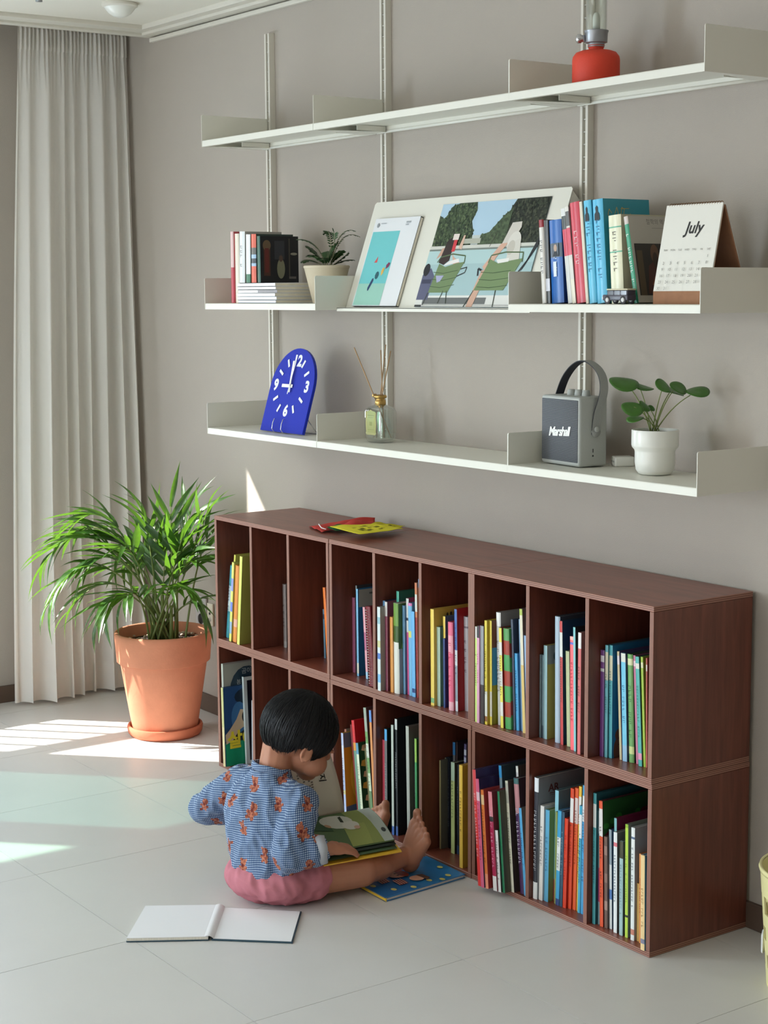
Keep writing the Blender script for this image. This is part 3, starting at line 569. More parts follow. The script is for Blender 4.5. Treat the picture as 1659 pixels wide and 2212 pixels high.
def make_book(cub, x, y, w_, h, dx, sp, cv, bands, tc, look):
    if cub[0] == 'U': fz, loc, grp, nm = 0.413, 'upper row, cubby ' + ORD[int(cub[1])-1], 'books in upper row cubby ' + ORD[int(cub[1])-1], 'picture_book'
    elif cub[0] == 'L': fz, loc, grp, nm = 0.0130, 'lower row, cubby ' + ORD[int(cub[1])-1], 'books in lower row cubby ' + ORD[int(cub[1])-1], 'picture_book'
    else:
        fz = 1.4525 if cub != 'S2' else 1.5135
        nm = 'book'; loc = 'middle wall shelf'; grp = 'books on the middle wall shelf'
    cub_depth = (0.015 if cub[0] == 'S' else 0.024)
    dep = min({'U': 0.21, 'L': 0.225, 'S': 0.165}[cub[0]]*(0.75+h*0.9), -y-cub_depth-0.002)
    if cub[0] == 'S': dep = min(0.15, dep) if h > 0.17 else 0.135
    ang = atan2(dx, h); hh = sqrt(h*h+dx*dx)
    hh -= w_*abs(sin(ang))*0.5
    e = empty(nm, (x, y, fz + (w_*sin(ang) if ang > 0 else 0) + 0.0003), (0, ang, 0), cat='book', group=grp)
    e['label'] = look + (', ' + loc if cub[0] != 'S' else '')
    t = min(0.0022, w_*0.16)
    mb = MB()
    cuts = sorted(set([0.0, 1.0] + [b[0] for b in bands] + [b[1] for b in bands]))
    def colat(m):
        c = sp
        for b in bands:
            if b[0] <= m < b[1]: c = b[2]
        return c
    # spine: slightly rounded cross-section, cut into its colour bands
    rnd_ = min(0.25*w_, 0.004)
    prof = [(0, rnd_), (w_*0.12, rnd_*0.35), (w_*0.5, 0), (w_*0.88, rnd_*0.35), (w_, rnd_)] if w_ > 0.016 else [(0, 0.001), (w_*0.2, 0), (w_*0.8, 0), (w_, 0.001)]
    n = len(prof)
    for a, b in zip(cuts[:-1], cuts[1:]):
        z1, z0 = hh*(1-a), hh*(1-b); c = colat((a+b)/2)
        v = [(p[0], p[1], z0) for p in prof] + [(p[0], p[1], z1) for p in prof]
        mb.add(v, [(i, i+1, n+i+1, n+i) for i in range(n-1)], 0, c, True)
    # boards
    hinge = 0.006
    for xa, xb in ((0, t), (w_-t, w_)):
        mb.box((xa, prof[0][1], 0), (xb, dep, hh), 0, cv)
    mb.add([(p[0], p[1], hh-0.0002) for p in prof] + [(w_, dep*0+rnd_+t, hh-0.0002), (0, rnd_+t, hh-0.0002)], [tuple(range(n+2))], 0, shade(sp, 0.9))
    mb.add([(p[0], p[1], 0.0002) for p in prof] + [(w_, rnd_+t, 0.0002), (0, rnd_+t, 0.0002)], [tuple(reversed(range(n+2)))], 0, shade(sp, 0.9))
    mb.build('cover', M['book_cover'], e)
    MB().box((t, 0.004, 0.003), (w_-t, dep-0.003, hh-0.003)).build('pages', M['pages'], e)
    if tc and w_ > 0.006:
        # lettering too small to read on the photo: marks of its size and rhythm
        d = Decal((0, 0.0, 0), (1, 0, 0), (0, 0, 1), base=0.0007)
        g = min(w_*0.5, 0.011); z = hh*rb.uniform(0.68, 0.82); zend = hh*rb.uniform(0.2, 0.4)
        while z > zend:
            if rb.random() > 0.16:
                cx = w_/2
                k = rb.choice((0, 1, 2))
                d.mb.add([d.P(cx-g/2, z), d.P(cx+g/2, z), d.P(cx+g/2, z+g*0.16), d.P(cx-g/2, z+g*0.16)], [(0,1,2,3)], 0, tc)
                if k != 1: d.mb.add([d.P(cx-g*0.4, z-g*0.5), d.P(cx-g*0.2, z-g*0.5), d.P(cx-g*0.2, z), d.P(cx-g*0.4, z)], [(0,1,2,3)], 0, tc)
                if k != 0: d.mb.add([d.P(cx, z-g*0.55), d.P(cx+g*0.45, z-g*0.55), d.P(cx+g*0.45, z-g*0.38), d.P(cx, z-g*0.38)], [(0,1,2,3)], 0, tc)
            z -= g*1.25
        if d.mb.f: d.build('spine_lettering', e)['kind'] = 'stuff'
    e['_w'] = w_; e['_h'] = hh; e['_d'] = dep
    return e
BK = {}
for b in BOOKS: BK[b[10]] = make_book(*b)
def cover_decal(e, base=0.0005):
    """print area on the board that faces +x: u runs from the spine (front) back, v runs up"""
    return Decal((e['_w'], 0, 0), (0, 1, 0), (0, 0, 1), base=base), e['_d'], e['_h']
def bk(s):
    for k in BK:
        if s in k: return BK[k]
    raise KeyError(s)
# cover pictures that show past the spines
e = bk('blue and green cover under'); d, D_, H_ = cover_decal(e)
d.rect(0.004, 0, D_, H_*0.30, (20, 150, 110)); d.poly([(0.0, H_*0.30), (D_, H_*0.30), (D_, H_*0.48), (0.03, H_*0.42)], (22, 28, 40))
d.rect(0.004, H_*0.48, D_, H_, (38, 76, 124)); d.ell(0.10, H_*0.86, 0.06, 0.03, (25, 45, 62)); d.ell(0.055, H_*0.60, 0.028, 0.05, (60, 110, 160))
d.poly([(0.006, H_*0.28), (0.03, H_*0.32), (0.055, H_*0.44), (0.085, H_*0.50), (0.10, H_*0.58), (0.088, H_*0.68), (0.06, H_*0.70), (0.045, H_*0.58), (0.02, H_*0.46), (0.004, H_*0.40)], (205, 180, 150))
d.ell(0.078, H_*0.60, 0.013, 0.02, (25, 28, 36)); d.text('살아', 0.064, H_*0.31, 0.058, (232, 214, 60), bold=0.0022)
d.build('cover_picture', e)
e = bk('round slate disc'); d, D_, H_ = cover_decal(e)
d.rect(0.003, 0.003, D_, H_-0.003, (165, 168, 158)); d.rect(0.003, 0.03, 0.04, H_*0.62, (150, 105, 85)); d.ell(0.085, H_*0.72, 0.062, 0.075, (48, 70, 84))
d.text('곰이', 0.085, H_*0.90, 0.020, (195, 205, 205)); d.text('봄 채움', 0.075, H_*0.80, 0.018, (195, 205, 205)); d.text('자유', 0.07, H_*0.68, 0.018, (195, 205, 205)); d.build('cover_picture', e)
e = bk('white edged book with a black'); d, D_, H_ = cover_decal(e)
d.rect(0.0, 0.0, D_, H_, (205, 214, 214)); d.rect(0.012, 0.012, D_, H_-0.012, (20, 22, 34)); d.rect(0.035, 0.012, 0.05, H_-0.012, (50, 40, 95)); d.build('cover_picture', e)
e = bk('pale aqua book with yellow'); d, D_, H_ = cover_decal(e)
d.rect(0.002, H_*0.80, D_, H_, (150, 158, 155)); d.rect(0.002, 0, D_, H_*0.80, (196, 186, 100)); d.ell(0.11, H_*0.36, 0.045, 0.07, (18, 18, 20)); d.ell(0.12, H_*0.12, 0.05, 0.05, (18, 18, 20))
d.ell(0.03, H_*0.88, 0.01, 0.012, (70, 95, 90)); d.ell(0.06, H_*0.89, 0.012, 0.010, (70, 95, 90)); d.build('cover_picture', e)
e = bk('teal book with cream label and blue'); d, D_, H_ = cover_decal(e)
d.rect(0.002, 0, D_, H_, (40, 120, 170)); d.ell(0.05, H_*0.06, 0.045, 0.05, (110, 78, 58)); d.ell(0.04, H_*0.20, 0.03, 0.02, (110, 78, 58)); d.line([(0.02, 0.03), (0.08, 0.035)], 0.002, (40, 28, 24)); d.line([(0.02, 0.045), (0.08, 0.05)], 0.002, (40, 28, 24)); d.build('cover_picture', e)
e = bk('mustard book with brown and blue'); d, D_, H_ = cover_decal(e)
d.rect(0.002, H_*0.74, D_, H_, (108, 66, 44)); d.rect(0.002, H_*0.38, D_, H_*0.74, (60, 142, 178)); d.rect(0.002, 0, D_, H_*0.38, (150, 148, 38)); d.rect(0.06, H_*0.88, 0.075, H_*0.94, (200, 190, 170)); d.build('cover_picture', e)
e = bk('thick book striped green'); d, D_, H_ = cover_decal(e)
for k in range(7): d.rect(0.002, H_*(6-k)/7, D_, H_*(7-k)/7, (70, 150, 82) if k % 2 == 0 else (140, 56, 44))
d.build('cover_picture', e)
e = bk('cream spined book with green cover'); d, D_, H_ = cover_decal(e)
d.rect(0.002, 0, D_, H_, (38, 78, 48))
for k, (u, v) in enumerate([(0.02, .93), (0.05, .86), (0.015, .74), (0.06, .70), (0.02, .60), (0.05, .52), (0.015, .46), (0.06, .38), (0.02, .30), (0.03, .16), (0.07, .22), (0.02, .06), (0.09, .6), (0.09, .85), (.1, .4)]):
    c = [(226, 178, 140), (205, 170, 150), (214, 160, 70), (150, 165, 165)][k % 4]
    d.poly([(u-.010, H_*v-.006), (u+.004, H_*v-.010), (u+.012, H_*v+.002), (u+.006, H_*v+.010), (u-.006, H_*v+.008)], c)
d.poly([(0.05, 0), (0.12, 0), (0.12, H_*.35), (0.035, H_*.35)], (200, 30, 36)); d.build('cover_picture', e)
e = bk('golden tree cover'); d, D_, H_ = cover_decal(e)
d.rect(0.002, H_*.82, D_, H_, (100, 112, 130)); d.rect(0.002, 0, D_, H_*.82, (196, 142, 40)); d.poly([(0.002, 0), (D_, 0), (D_, H_*.3), (0.05, H_*.12), (0.002, H_*.10)], (80, 112, 150))
d.ell(0.05, H_*.45, 0.03, 0.07, (222, 176, 60)); d.rect(0.05, H_*.80, 0.065, H_*.9, (170, 160, 160)); d.build('cover_picture', e)
e = bk('tall charcoal book with white label'); d, D_, H_ = cover_decal(e)
d.rect(0.002, 0, D_, H_, (128, 134, 140)); d.text('AR', 0.05, H_*.90, 0.026, (92, 40, 40), bold=0.0006); d.line([(0.037, H_*.86), (0.064, H_*.86)], 0.002, (100, 60, 60)); d.line([(0.037, H_*.845), (0.062, H_*.845)], 0.001, (100, 60, 60)); d.build('cover_picture', e)
e = bk('green red cover'); d, D_, H_ = cover_decal(e)
d.rect(0.002, 0, D_, H_, (92, 18, 34)); d.poly([(0.002, H_*.72), (0.03, H_*.78), (0.08, H_*.8), (0.13, H_*.88), (D_, H_*.9), (D_, H_), (0.002, H_)], (36, 92, 44))
for k in range(7): d.ell(0.012+0.02*k, H_*(.80+.03*(k % 3)), 0.009, 0.007, (52, 130, 52))
d.ell(0.02, H_*.66, 0.016, 0.012, (60, 130, 60)); d.ell(0.03, H_*.60, 0.016, 0.02, (160, 20, 30)); d.build('cover_picture', e)
e = bk('sky blue book with grey panelled'); d, D_, H_ = cover_decal(e)
d.rect(0.004, H_*.79, 0.13, H_*.99, (160, 166, 158)); d.rect(0.105, H_*.79, 0.13, H_*.99, (60, 150, 170)); d.rect(0.055, H_*.82, 0.06, H_*.95, (90, 100, 98)); d.rect(0.04, H_*.93, 0.078, H_*.95, (90, 100, 98)); d.build('cover_picture', e)
e = bk('leafy green book'); d, D_, H_ = cover_decal(e)
d.rect(0.002, H_*.5, D_, H_, (70, 100, 46)); d.poly([(0.01, H_*.5), (0.04, H_*.98), (0.07, H_*.6)], (120, 160, 66)); d.build('cover_picture', e)
e = bk('large butter yellow'); d, D_, H_ = cover_decal(e)
for k in range(6): d.ell(0.045+0.012*k, H_*.93+0.002*sin(k), 0.0035, 0.005, (70, 62, 50))
d.line([(0.04, H_*.90), (0.045, H_*.955)], 0.0015, (70, 62, 50)); d.build('cover_picture', e)
# wall shelf covers (paintings replaced by plain stand-ins of the same tones)
e = bk('dim interior painting'); d, D_, H_ = cover_decal(e)
d.rect(0.0, 0.0, D_, H_, (28, 28, 32)); d.rect(0.012, 0.02, 0.035, H_*.86, (74, 46, 36)); d.ell(0.023, H_*.80, 0.014, 0.016, (104, 84, 62)); d.rect(0.016, 0.03, 0.03, H_*.74, (96, 40, 36))
d.rect(0.05, H_*.5, 0.085, H_*.9, (52, 52, 58)); d.ell(0.072, H_*.30, 0.014, 0.03, (120, 118, 96)); d.ell(0.072, H_*.52, 0.007, 0.01, (80, 62, 54)); d.rect(0.1, H_*.1, 0.104, H_*.95, (80, 74, 66)); d.ell(0.118, H_*.62, 0.012, 0.004, (140, 136, 122)); d.rect(0.10, H_*.08, 0.125, H_*.13, (104, 96, 92)); d.build('cover_picture', e)
e = bk('gold signature'); d, D_, H_ = cover_decal(e)
pts = []
rs = random.Random(5); x = 0.02
pts = [(0.030, H_*.86), (0.022, H_*.90), (0.018, H_*.85), (0.024, H_*.80), (0.034, H_*.81), (0.040, H_*.86), (0.046, H_*.92), (0.050, H_*.86), (0.046, H_*.81), (0.052, H_*.80), (0.058, H_*.84), (0.062, H_*.92), (0.070, H_*.90), (0.066, H_*.84), (0.062, H_*.80), (0.072, H_*.80), (0.078, H_*.85), (0.083, H_*.80), (0.088, H_*.86), (0.092, H_*.80), (0.098, H_*.85), (0.104, H_*.80), (0.110, H_*.84), (0.116, H_*.80), (0.124, H_*.84)]
d.line(pts, 0.0016, (190, 170, 96)); d.line([(0.058, H_*.905), (0.085, H_*.91)], 0.0014, (190, 170, 96)); d.build('cover_signature', e)
for s in ('first sky blue', 'second sky blue'):
    e = bk(s); d = Decal((0, 0, 0), (1, 0, 0), (0, 0, 1), base=0.0009); w_, H_ = e['_w'], e['_h']
    d.poly([(w_*.25, H_*.80), (w_*.75, H_*.80), (w_*.72, H_*.86), (w_*.6, H_*.88), (w_*.62, H_*.92), (w_*.5, H_*.94), (w_*.38, H_*.92), (w_*.4, H_*.88), (w_*.28, H_*.86)], (24, 24, 28)); d.build('spine_figure', e)
e = bk('royal blue'); d = Decal((0, 0, 0), (1, 0, 0), (0, 0, 1), base=0.0009); w_, H_ = e['_w'], e['_h']
d.rect(w_*.25, H_*.56, w_*.8, H_*.72, (88, 96, 108)); d.ell(w_*.55, H_*.66, w_*.13, H_*.045, (190, 160, 140)); d.poly([(w_*.32, H_*.56), (w_*.78, H_*.56), (w_*.66, H_*.62), (w_*.45, H_*.62)], (30, 32, 40))
d.rect(w_*.35, H_*.32, w_*.6, H_*.5, (222, 230, 240)); d.build('spine_portrait', e)
e = bk('bearded painting'); d, D_, H_ = cover_decal(e)
d.rect(0, 0, D_, H_, (186, 182, 172)); d.text('철학의 역사', 0.088, H_*.93, 0.014, (120, 116, 112)); d.line([(0.07, H_*.86), (0.12, H_*.86)], 0.001, (140, 136, 130))
d.rect(0.008, H_*.08, 0.125, H_*.68, (60, 56, 52)); d.rect(0.012, H_*.08, 0.03, H_*.60, (92, 80, 62)); d.ell(0.068, H_*.56, 0.013, 0.022, (112, 84, 66)); d.poly([(0.035, H_*.10), (0.10, H_*.10), (0.095, H_*.42), (0.07, H_*.50), (0.045, H_*.42)], (88, 56, 50)); d.poly([(0.05, H_*.2), (0.105, H_*.16), (0.1, H_*.34), (0.06, H_*.3)], (156, 92, 66))
d.ell(0.068, H_*.49, 0.008, 0.018, (70, 56, 48)); d.rect(0.105, H_*.3, 0.122, H_*.6, (110, 110, 100)); d.build('cover_picture', e)
# wire binding of the two spiral books
e = bk('maroon spiral'); mb = MB()
k = 0
while 0.008+k*0.0072 < e['_h']-0.006:
    z = 0.008+k*0.0072; k += 1
    mb.tube([(e['_w']*0.5+0.006*cos(a), 0.002+0.004*sin(a)-0.002, z+0.001*a/6) for a in [i*pi/4 for i in range(8)]], 0.0007, 5)
o = mb.build('spiral_wire', M['alu'], e); o['kind'] = 'stuff'
for e_ in list(BK.values()):
    for kx in ('_w', '_h', '_d'): del e_[kx]

# ------------------------------------------------------------------ wall shelf system
SX = [0.3593, 0.9914, 1.8473, 2.4828]; Z1, Z2, Z3 = 1.9533, 1.4523, 1.0605
YF_, YB_ = -0.262, -0.024
HP, HT = 0.078, 0.019
TRN = ['first', 'second', 'third', 'fourth']
for k, x in enumerate(SX):
    ztop = [2.296, 2.330, 2.36, 2.36][k]; zb = 1.035
    e = empty('wall_track', (x, 0, zb), label='pale metal slotted upright track on the wall, %s from the left' % TRN[k], cat='shelf track', group='uprights of the wall shelf system')
    w2 = 0.0145; L = ztop-zb
    mb = MB().box((-w2, -0.021, 0), (-0.0055, 0, L)).box((0.0055, -0.021, 0), (w2, 0, L)).box((-0.0055, -0.006, 0), (0.0055, 0, L))
    mb.build('channel', M['track'], e, bevel=0.0008)
    pin = MB().tube([(-0.0056, -0.016, 0), (0.0056, -0.016, 0)], 0.0022, 6)
    p0 = None; n = int(L/0.0305)
    for i in range(n):
        if p0 is None: p0 = pin.build('pin', M['alu'], e, (0, 0, 0.015))
        else:
            o = p0.copy(); COL.objects.link(o); o.location = (0, 0, 0.015+0.0305*i)
def end_panel(x, z, parent, t=0.0018):
    # folded side plate, top front corner rounded
    pl = [(YF_, -HT), (YB_, -HT), (YB_, HP), (YF_+0.004, HP), (YF_+0.0012, HP-0.0012), (YF_, HP-0.004)]
    mb = MB(); n = len(pl)
    v = [(x, p[0], z+p[1]) for p in pl] + [(x+t, p[0], z+p[1]) for p in pl]
    mb.add(v, [tuple(range(n)), tuple(reversed(range(n, 2*n)))] + [(i, n+i, n+(i+1) % n, (i+1) % n) for i in range(n)])
    return mb.build('end_panel', M['metal_white'], parent)
BAYN = ['left', 'middle', 'right']
for zi, (z, zn) in enumerate(((Z1, 'top'), (Z2, 'middle'), (Z3, 'bottom'))):
    for b in range(3):
        if zi == 1 and b == 1: continue
        xa, xb = SX[b], SX[b+1]
        e = empty('wall_shelf', (0, 0, 0), label='pale grey metal tray shelf with low end panels, %s level, %s bay' % (zn, BAYN[b]), cat='shelf', group='metal shelves of the wall system')
        g = 0.0026
        mb = MB()
        # tray folded from sheet: deck, front lip, back lip, side flanges
        prof = [(YF_+0.0, -HT), (YF_, -0.0025), (YF_+0.0008, -0.0008), (YF_+0.0025, 0), (-0.045, 0), (-0.045, -HT), (-0.0465, -HT), (-0.0465, -0.0018), (YF_+0.004, -0.0018), (YF_+0.0018, -0.004), (YF_+0.0018, -HT+0.0015), (YF_+0.012, -HT+0.0015), (YF_+0.012, -HT)]
        n = len(prof); x0, x1 = xa+g, xb-g+0.0016
        v = [(x0, p[0], z+p[1]) for p in prof] + [(x1, p[0], z+p[1]) for p in prof]
        mb.add(v, [tuple(range(n)), tuple(reversed(range(n, 2*n)))] + [(i, n+i, n+(i+1) % n, (i+1) % n) for i in range(n)])
        mb.build('shelf_tray', M['metal_white'], e)
        MB().tube([(x0+0.004, -0.046, z-HT+0.003), (x1-0.004, -0.046, z-HT+0.003)], 0.0045, 8).build('back_rod', M['metal_white'], e)
        # triangular gussets under both ends
        for s, xx in ((1, x0), (-1, x1)):
            pl = [(xx, YF_+0.02), (xx+s*0.055, -0.06), (xx+s*0.055, -0.048), (xx, -0.048)]
            if s < 0: pl = pl[::-1]
            mb = MB().prism(pl, 0.0015, z0=z-HT+0.0005); mb.build('gusset', M['metal_white'], e)
            MB().box((min(xx+s*0.05, xx+s*0.0515), -0.15, z-HT+0.002), (max(xx+s*0.05, xx+s*0.0515), -0.05, z-0.003)).build('gusset_web', M['metal_white'], e)
        end_panel(xa+(0.0008 if b else -0.0009), z, e)
        last = (b == 2) or (zi == 1) 
        end_panel(xb-(0.0009 if b == 2 or (zi == 1) else 0.0012), z, e) if (b == 2 or (zi == 1 and b == 0) or (b == 1)) else None
# tilted display shelf in the middle bay
DP0 = Vector((0, -0.158, 1.44)); DD = Vector((0, 0.108, 0.301)).normalized(); DN = Vector((0, -DD.z, DD.y))
DL = 0.318
e = empty('display_shelf', (0, 0, 0), label='pale grey tilted metal display panel with a bottom ledge, middle level', cat='display shelf')
def dpt(x, s, h=0.0): return tuple(Vector((x, 0, 0)) + DP0 + DD*s + DN*h)
xa, xb = 0.9914+0.003, 1.8473-0.004
pl = [(xa, 0), (xb, 0), (xb, DL-0.006), (xb-0.006, DL), (xa+0.006, DL), (xa, DL-0.006)]
n = len(pl)
MB().add([dpt(x, s, 0) for x, s in pl] + [dpt(x, s, -0.002) for x, s in pl], [tuple(range(n)), tuple(reversed(range(n, 2*n)))] + [(i, n+i, n+(i+1) % n, (i+1) % n) for i in range(n)]).build('tilted_panel', M['metal_white'], e)
MB().box((xa, -0.190, 1.438), (xb, -0.156, 1.440)).box((xa, -0.190, 1.430), (xb, -0.188, 1.4395)).build('ledge', M['metal_white'], e)
for x in (xa+0.003, xb-0.003):
    MB().add([(x, -0.062, 1.70), (x, -0.052, 1.732), (x, -0.021, 1.70), (x, -0.021, 1.68), (x+0.0015, -0.062, 1.70), (x+0.0015, -0.052, 1.732), (x+0.0015, -0.021, 1.70), (x+0.0015, -0.021, 1.68)], [(0,1,2,3), (7,6,5,4), (0,4,5,1), (1,5,6,2), (2,6,7,3), (3,7,4,0)]).build('bracket', M['metal_white'], e)

# ------------------------------------------------------------------ things on the display shelf
def board_on_display(name, x0, x1, s1, t, label, cat, front, edge):
    e = empty(name, (0, 0, 0), label=label, cat=cat)
    mb = MB()
    v = [dpt(x0, .0015, .0006), dpt(x1, .0015, .0006), dpt(x1, s1, .0006), dpt(x0, s1, .0006), dpt(x0, .0015, t), dpt(x1, .0015, t), dpt(x1, s1, t), dpt(x0, s1, t)]
    mb.add(v, [(0,3,2,1)], 0, edge); mb.add(v, [(0,1,5,4), (1,2,6,5), (2,3,7,6), (3,0,4,7)], 0, edge); mb.add(v, [(4,5,6,7)], 0, front)
    mb.build('sheet' if t < 0.004 else 'cover', M['print'], e)
    return e, Decal(dpt(x0, .0015, t), (1, 0, 0), DD, base=0.0003)
e, d = board_on_display('magazine', 1.038, 1.252, 0.262, 0.011, 'white design magazine with a turquoise block and small coloured shapes on the display panel', 'magazine', (226, 228, 232), (60, 62, 62))
d.rect(0.004, 0.066, 0.135, 0.221, (112, 196, 200)); d.rect(0.004, 0.002, 0.135, 0.066, (156, 204, 190))
d.poly([(0.052, 0.128), (0.066, 0.128), (0.064, 0.147)], (214, 84, 84)); d.ell(0.083, 0.090, 0.009, 0.012, (40, 92, 104), 8); d.poly([(0.056, 0.045), (0.061, 0.045), (0.073, 0.074), (0.071, 0.082), (0.065, 0.08), (0.054, 0.053)], (44, 66, 104))
d.poly([(0.103, 0.088), (0.110, 0.096), (0.112, 0.112), (0.104, 0.112), (0.099, 0.102)], (226, 180, 90)); d.poly([(0.117, 0.108), (0.128, 0.114), (0.132, 0.124), (0.125, 0.128), (0.116, 0.120)], (124, 52, 88))
d.ell(0.022, 0.240, 0.006, 0.007, (150, 155, 160)); d.rect(0.155, 0.243, 0.175, 0.248, (160, 165, 170)); d.rect(0.155, 0.236, 0.168, 0.240, (170, 175, 180)); d.rect(0.035, 0.243, 0.06, 0.246, (180, 184, 190))
d.build('cover_print', e)
MB().add([dpt(1.2525, .003, .002), dpt(1.2525, .259, .002), dpt(1.2525, .259, .0095), dpt(1.2525, .003, .0095)], [(0, 3, 2, 1)], 0).build('pages', M['pages'], e)
e, d = board_on_display('poster', 1.328, 1.776, 0.2955, 0.0012, 'photo poster of two people on green chairs by a pond on the display panel', 'poster', (196, 214, 222), (225, 225, 222))
d.step = 0.00003
# poster plane: u = x-1.328, v = height along the panel
d.rect(0.0, 0.165, 0.448, 0.294, (176, 204, 224))                                         # sky
rp = random.Random(8)
d.rect(0.12, 0.170, 0.33, 0.20, (196, 204, 200))
def grove(pts, c1, c2, n, bx):
    d.poly(pts, c1)
    st_ = d.step; k = 0
    while k < n:
        x, y = rp.uniform(bx[0], bx[2]), rp.uniform(bx[1], bx[3])
        ins = False; j = len(pts)-1
        for i in range(len(pts)):
            if ((pts[i][1] > y) != (pts[j][1] > y)) and (x < (pts[j][0]-pts[i][0])*(y-pts[i][1])/(pts[j][1]-pts[i][1]+1e-9)+pts[i][0]): ins = not ins
            j = i
        k += 1
        if ins: d.step = 0.000002; d.ell(x, y, rp.uniform(.002, .0055), rp.uniform(.002, .005), rp.choice(c2), 7)
    d.step = st_
grove([(0, .166), (0, .262), (.025, .25), (.045, .285), (.075, .294), (.15, .294), (.158, .27), (.148, .24), (.165, .21), (.168, .168)], (58, 74, 54), [(74, 92, 64), (44, 58, 44), (92, 108, 76), (64, 80, 56)], 700, (.004, .170, .165, .290))
grove([(.30, .172), (.30, .27), (.315, .294), (.448, .294), (.448, .166)], (40, 46, 38), [(30, 36, 30), (54, 62, 48), (66, 72, 56)], 600, (.285, .170, .444, .290))
grove([(.20, .172), (.205, .20), (.235, .205), (.28, .25), (.31, .27), (.31, .172)], (72, 88, 64), [(84, 100, 72), (58, 72, 52)], 220, (.20, .172, .305, .265))
d.rect(0.14, 0.176, 0.21, 0.190, (176, 178, 164)); d.rect(0.0, 0.163, 0.448, 0.172, (206, 206, 198)); d.rect(0, 0.158, 0.448, 0.163, (120, 130, 124))
d.poly([(0, .03), (.448, .03), (.448, .158), (0, .158)], (164, 192, 196)); d.rect(0, .12, .448, .158, (176, 204, 206))
d.rect(0, 0.0, .448, .032, (222, 222, 218)); d.rect(0.03, 0.008, .30, .026, (110, 112, 112)); d.rect(0.0, 0.0, .448, .006, (60, 62, 62)); d.rect(0.03, .001, .448, .005, (220, 220, 216))
d.line([(.27, .20), (.255, .165)], .002, (60, 60, 54))
# left sitter
d.poly([(.0, .02), (.05, .02), (.055, .085), (.03, .11), (.0, .09)], (92, 94, 122)); d.ell(.012, .105, .014, .018, (30, 32, 40)); d.rect(.004, .066, .045, .078, (60, 62, 86))
d.poly([(.04, .135), (.07, .15), (.075, .168), (.055, .165)], (200, 160, 140)); d.poly([(.115, .14), (.145, .125), (.16, .105), (.15, .10), (.12, .12), (.10, .16)], (208, 168, 148)); 
d.ell(.085, .168, .020, .026, (48, 36, 36)); d.poly([(.066, .17), (.10, .18), (.10, .13), (.08, .118), (.055, .125)], (52, 38, 38)); d.rect(.098, .155, .112, .20, (206, 60, 70)); d.rect(.09, .188, .115, .205, (226, 214, 206)); d.poly([(.125, .165), (.135, .20), (.142, .20), (.14, .16)], (214, 180, 160))
d.poly([(.10, .128), (.14, .135), (.145, .125), (.08, .115)], (232, 228, 226))
d.poly([(.045, .04), (.13, .04), (.168, .125), (.135, .122), (.09, .112), (.06, .122)], (112, 134, 94))
for v in (.058, .078, .098): d.line([(.045, v), (.09, v-.004), (.15, v+.004)], .0018, (62, 84, 54))
d.line([(.05, .125), (.06, .14), (.11, .148), (.165, .142), (.168, .12)], .0035, (84, 104, 70)); d.line([(.045, .04), (.035, .005)], .003, (58, 66, 56)); d.line([(.125, .045), (.135, .01)], .003, (58, 66, 56)); d.line([(.11, .045), (.10, .01)], .003, (58, 66, 56))
d.poly([(.06, .088), (.095, .088), (.085, .072), (.072, .068)], (166, 168, 200)); d.line([(.16, .105), (.185, .11), (.182, .095), (.15, .085)], .003, (44, 46, 44))
# right sitter
d.poly([(.25, .11), (.30, .17), (.33, .19), (.335, .18), (.30, .14), (.27, .09)], (212, 170, 150)); d.poly([(.225, .0), (.25, .0), (.265, .05), (.28, .10), (.25, .10)], (206, 166, 146))
d.poly([(.305, .172), (.325, .228), (.362, .230), (.365, .215), (.345, .175)], (206, 200, 192)); d.ell(.352, .172, .026, .032, (218, 214, 206)); d.poly([(.335, .17), (.375, .185), (.392, .12), (.34, .115)], (212, 208, 200)); d.ell(.345, .16, .015, .02, (196, 190, 180))
d.poly([(.24, .045), (.36, .045), (.405, .13), (.36, .125), (.31, .118), (.275, .13)], (116, 138, 96)); d.poly([(.30, .128), (.35, .132), (.35, .122), (.31, .118)], (232, 230, 226))
for v in (.055, .075, .095): d.line([(.25, v), (.30, v-.003), (.37, v+.003)], .0018, (62, 84, 54))
d.line([(.27, .12), (.275, .14), (.33, .148), (.40, .146), (.405, .12)], .0035, (84, 104, 70)); d.line([(.24, .045), (.215, .0)], .003, (58, 66, 56)); d.line([(.33, .045), (.335, .0)], .003, (58, 66, 56)); d.line([(.25, .10), (.235, .105), (.24, .085)], .005, (44, 46, 52))
d.poly([(.395, .09), (.412, .10), (.448, .195), (.448, .16)], (46, 48, 52))
d.build('photo_print', e)
e['label'] = 'photo poster of two people on green chairs by a pond on the display panel'

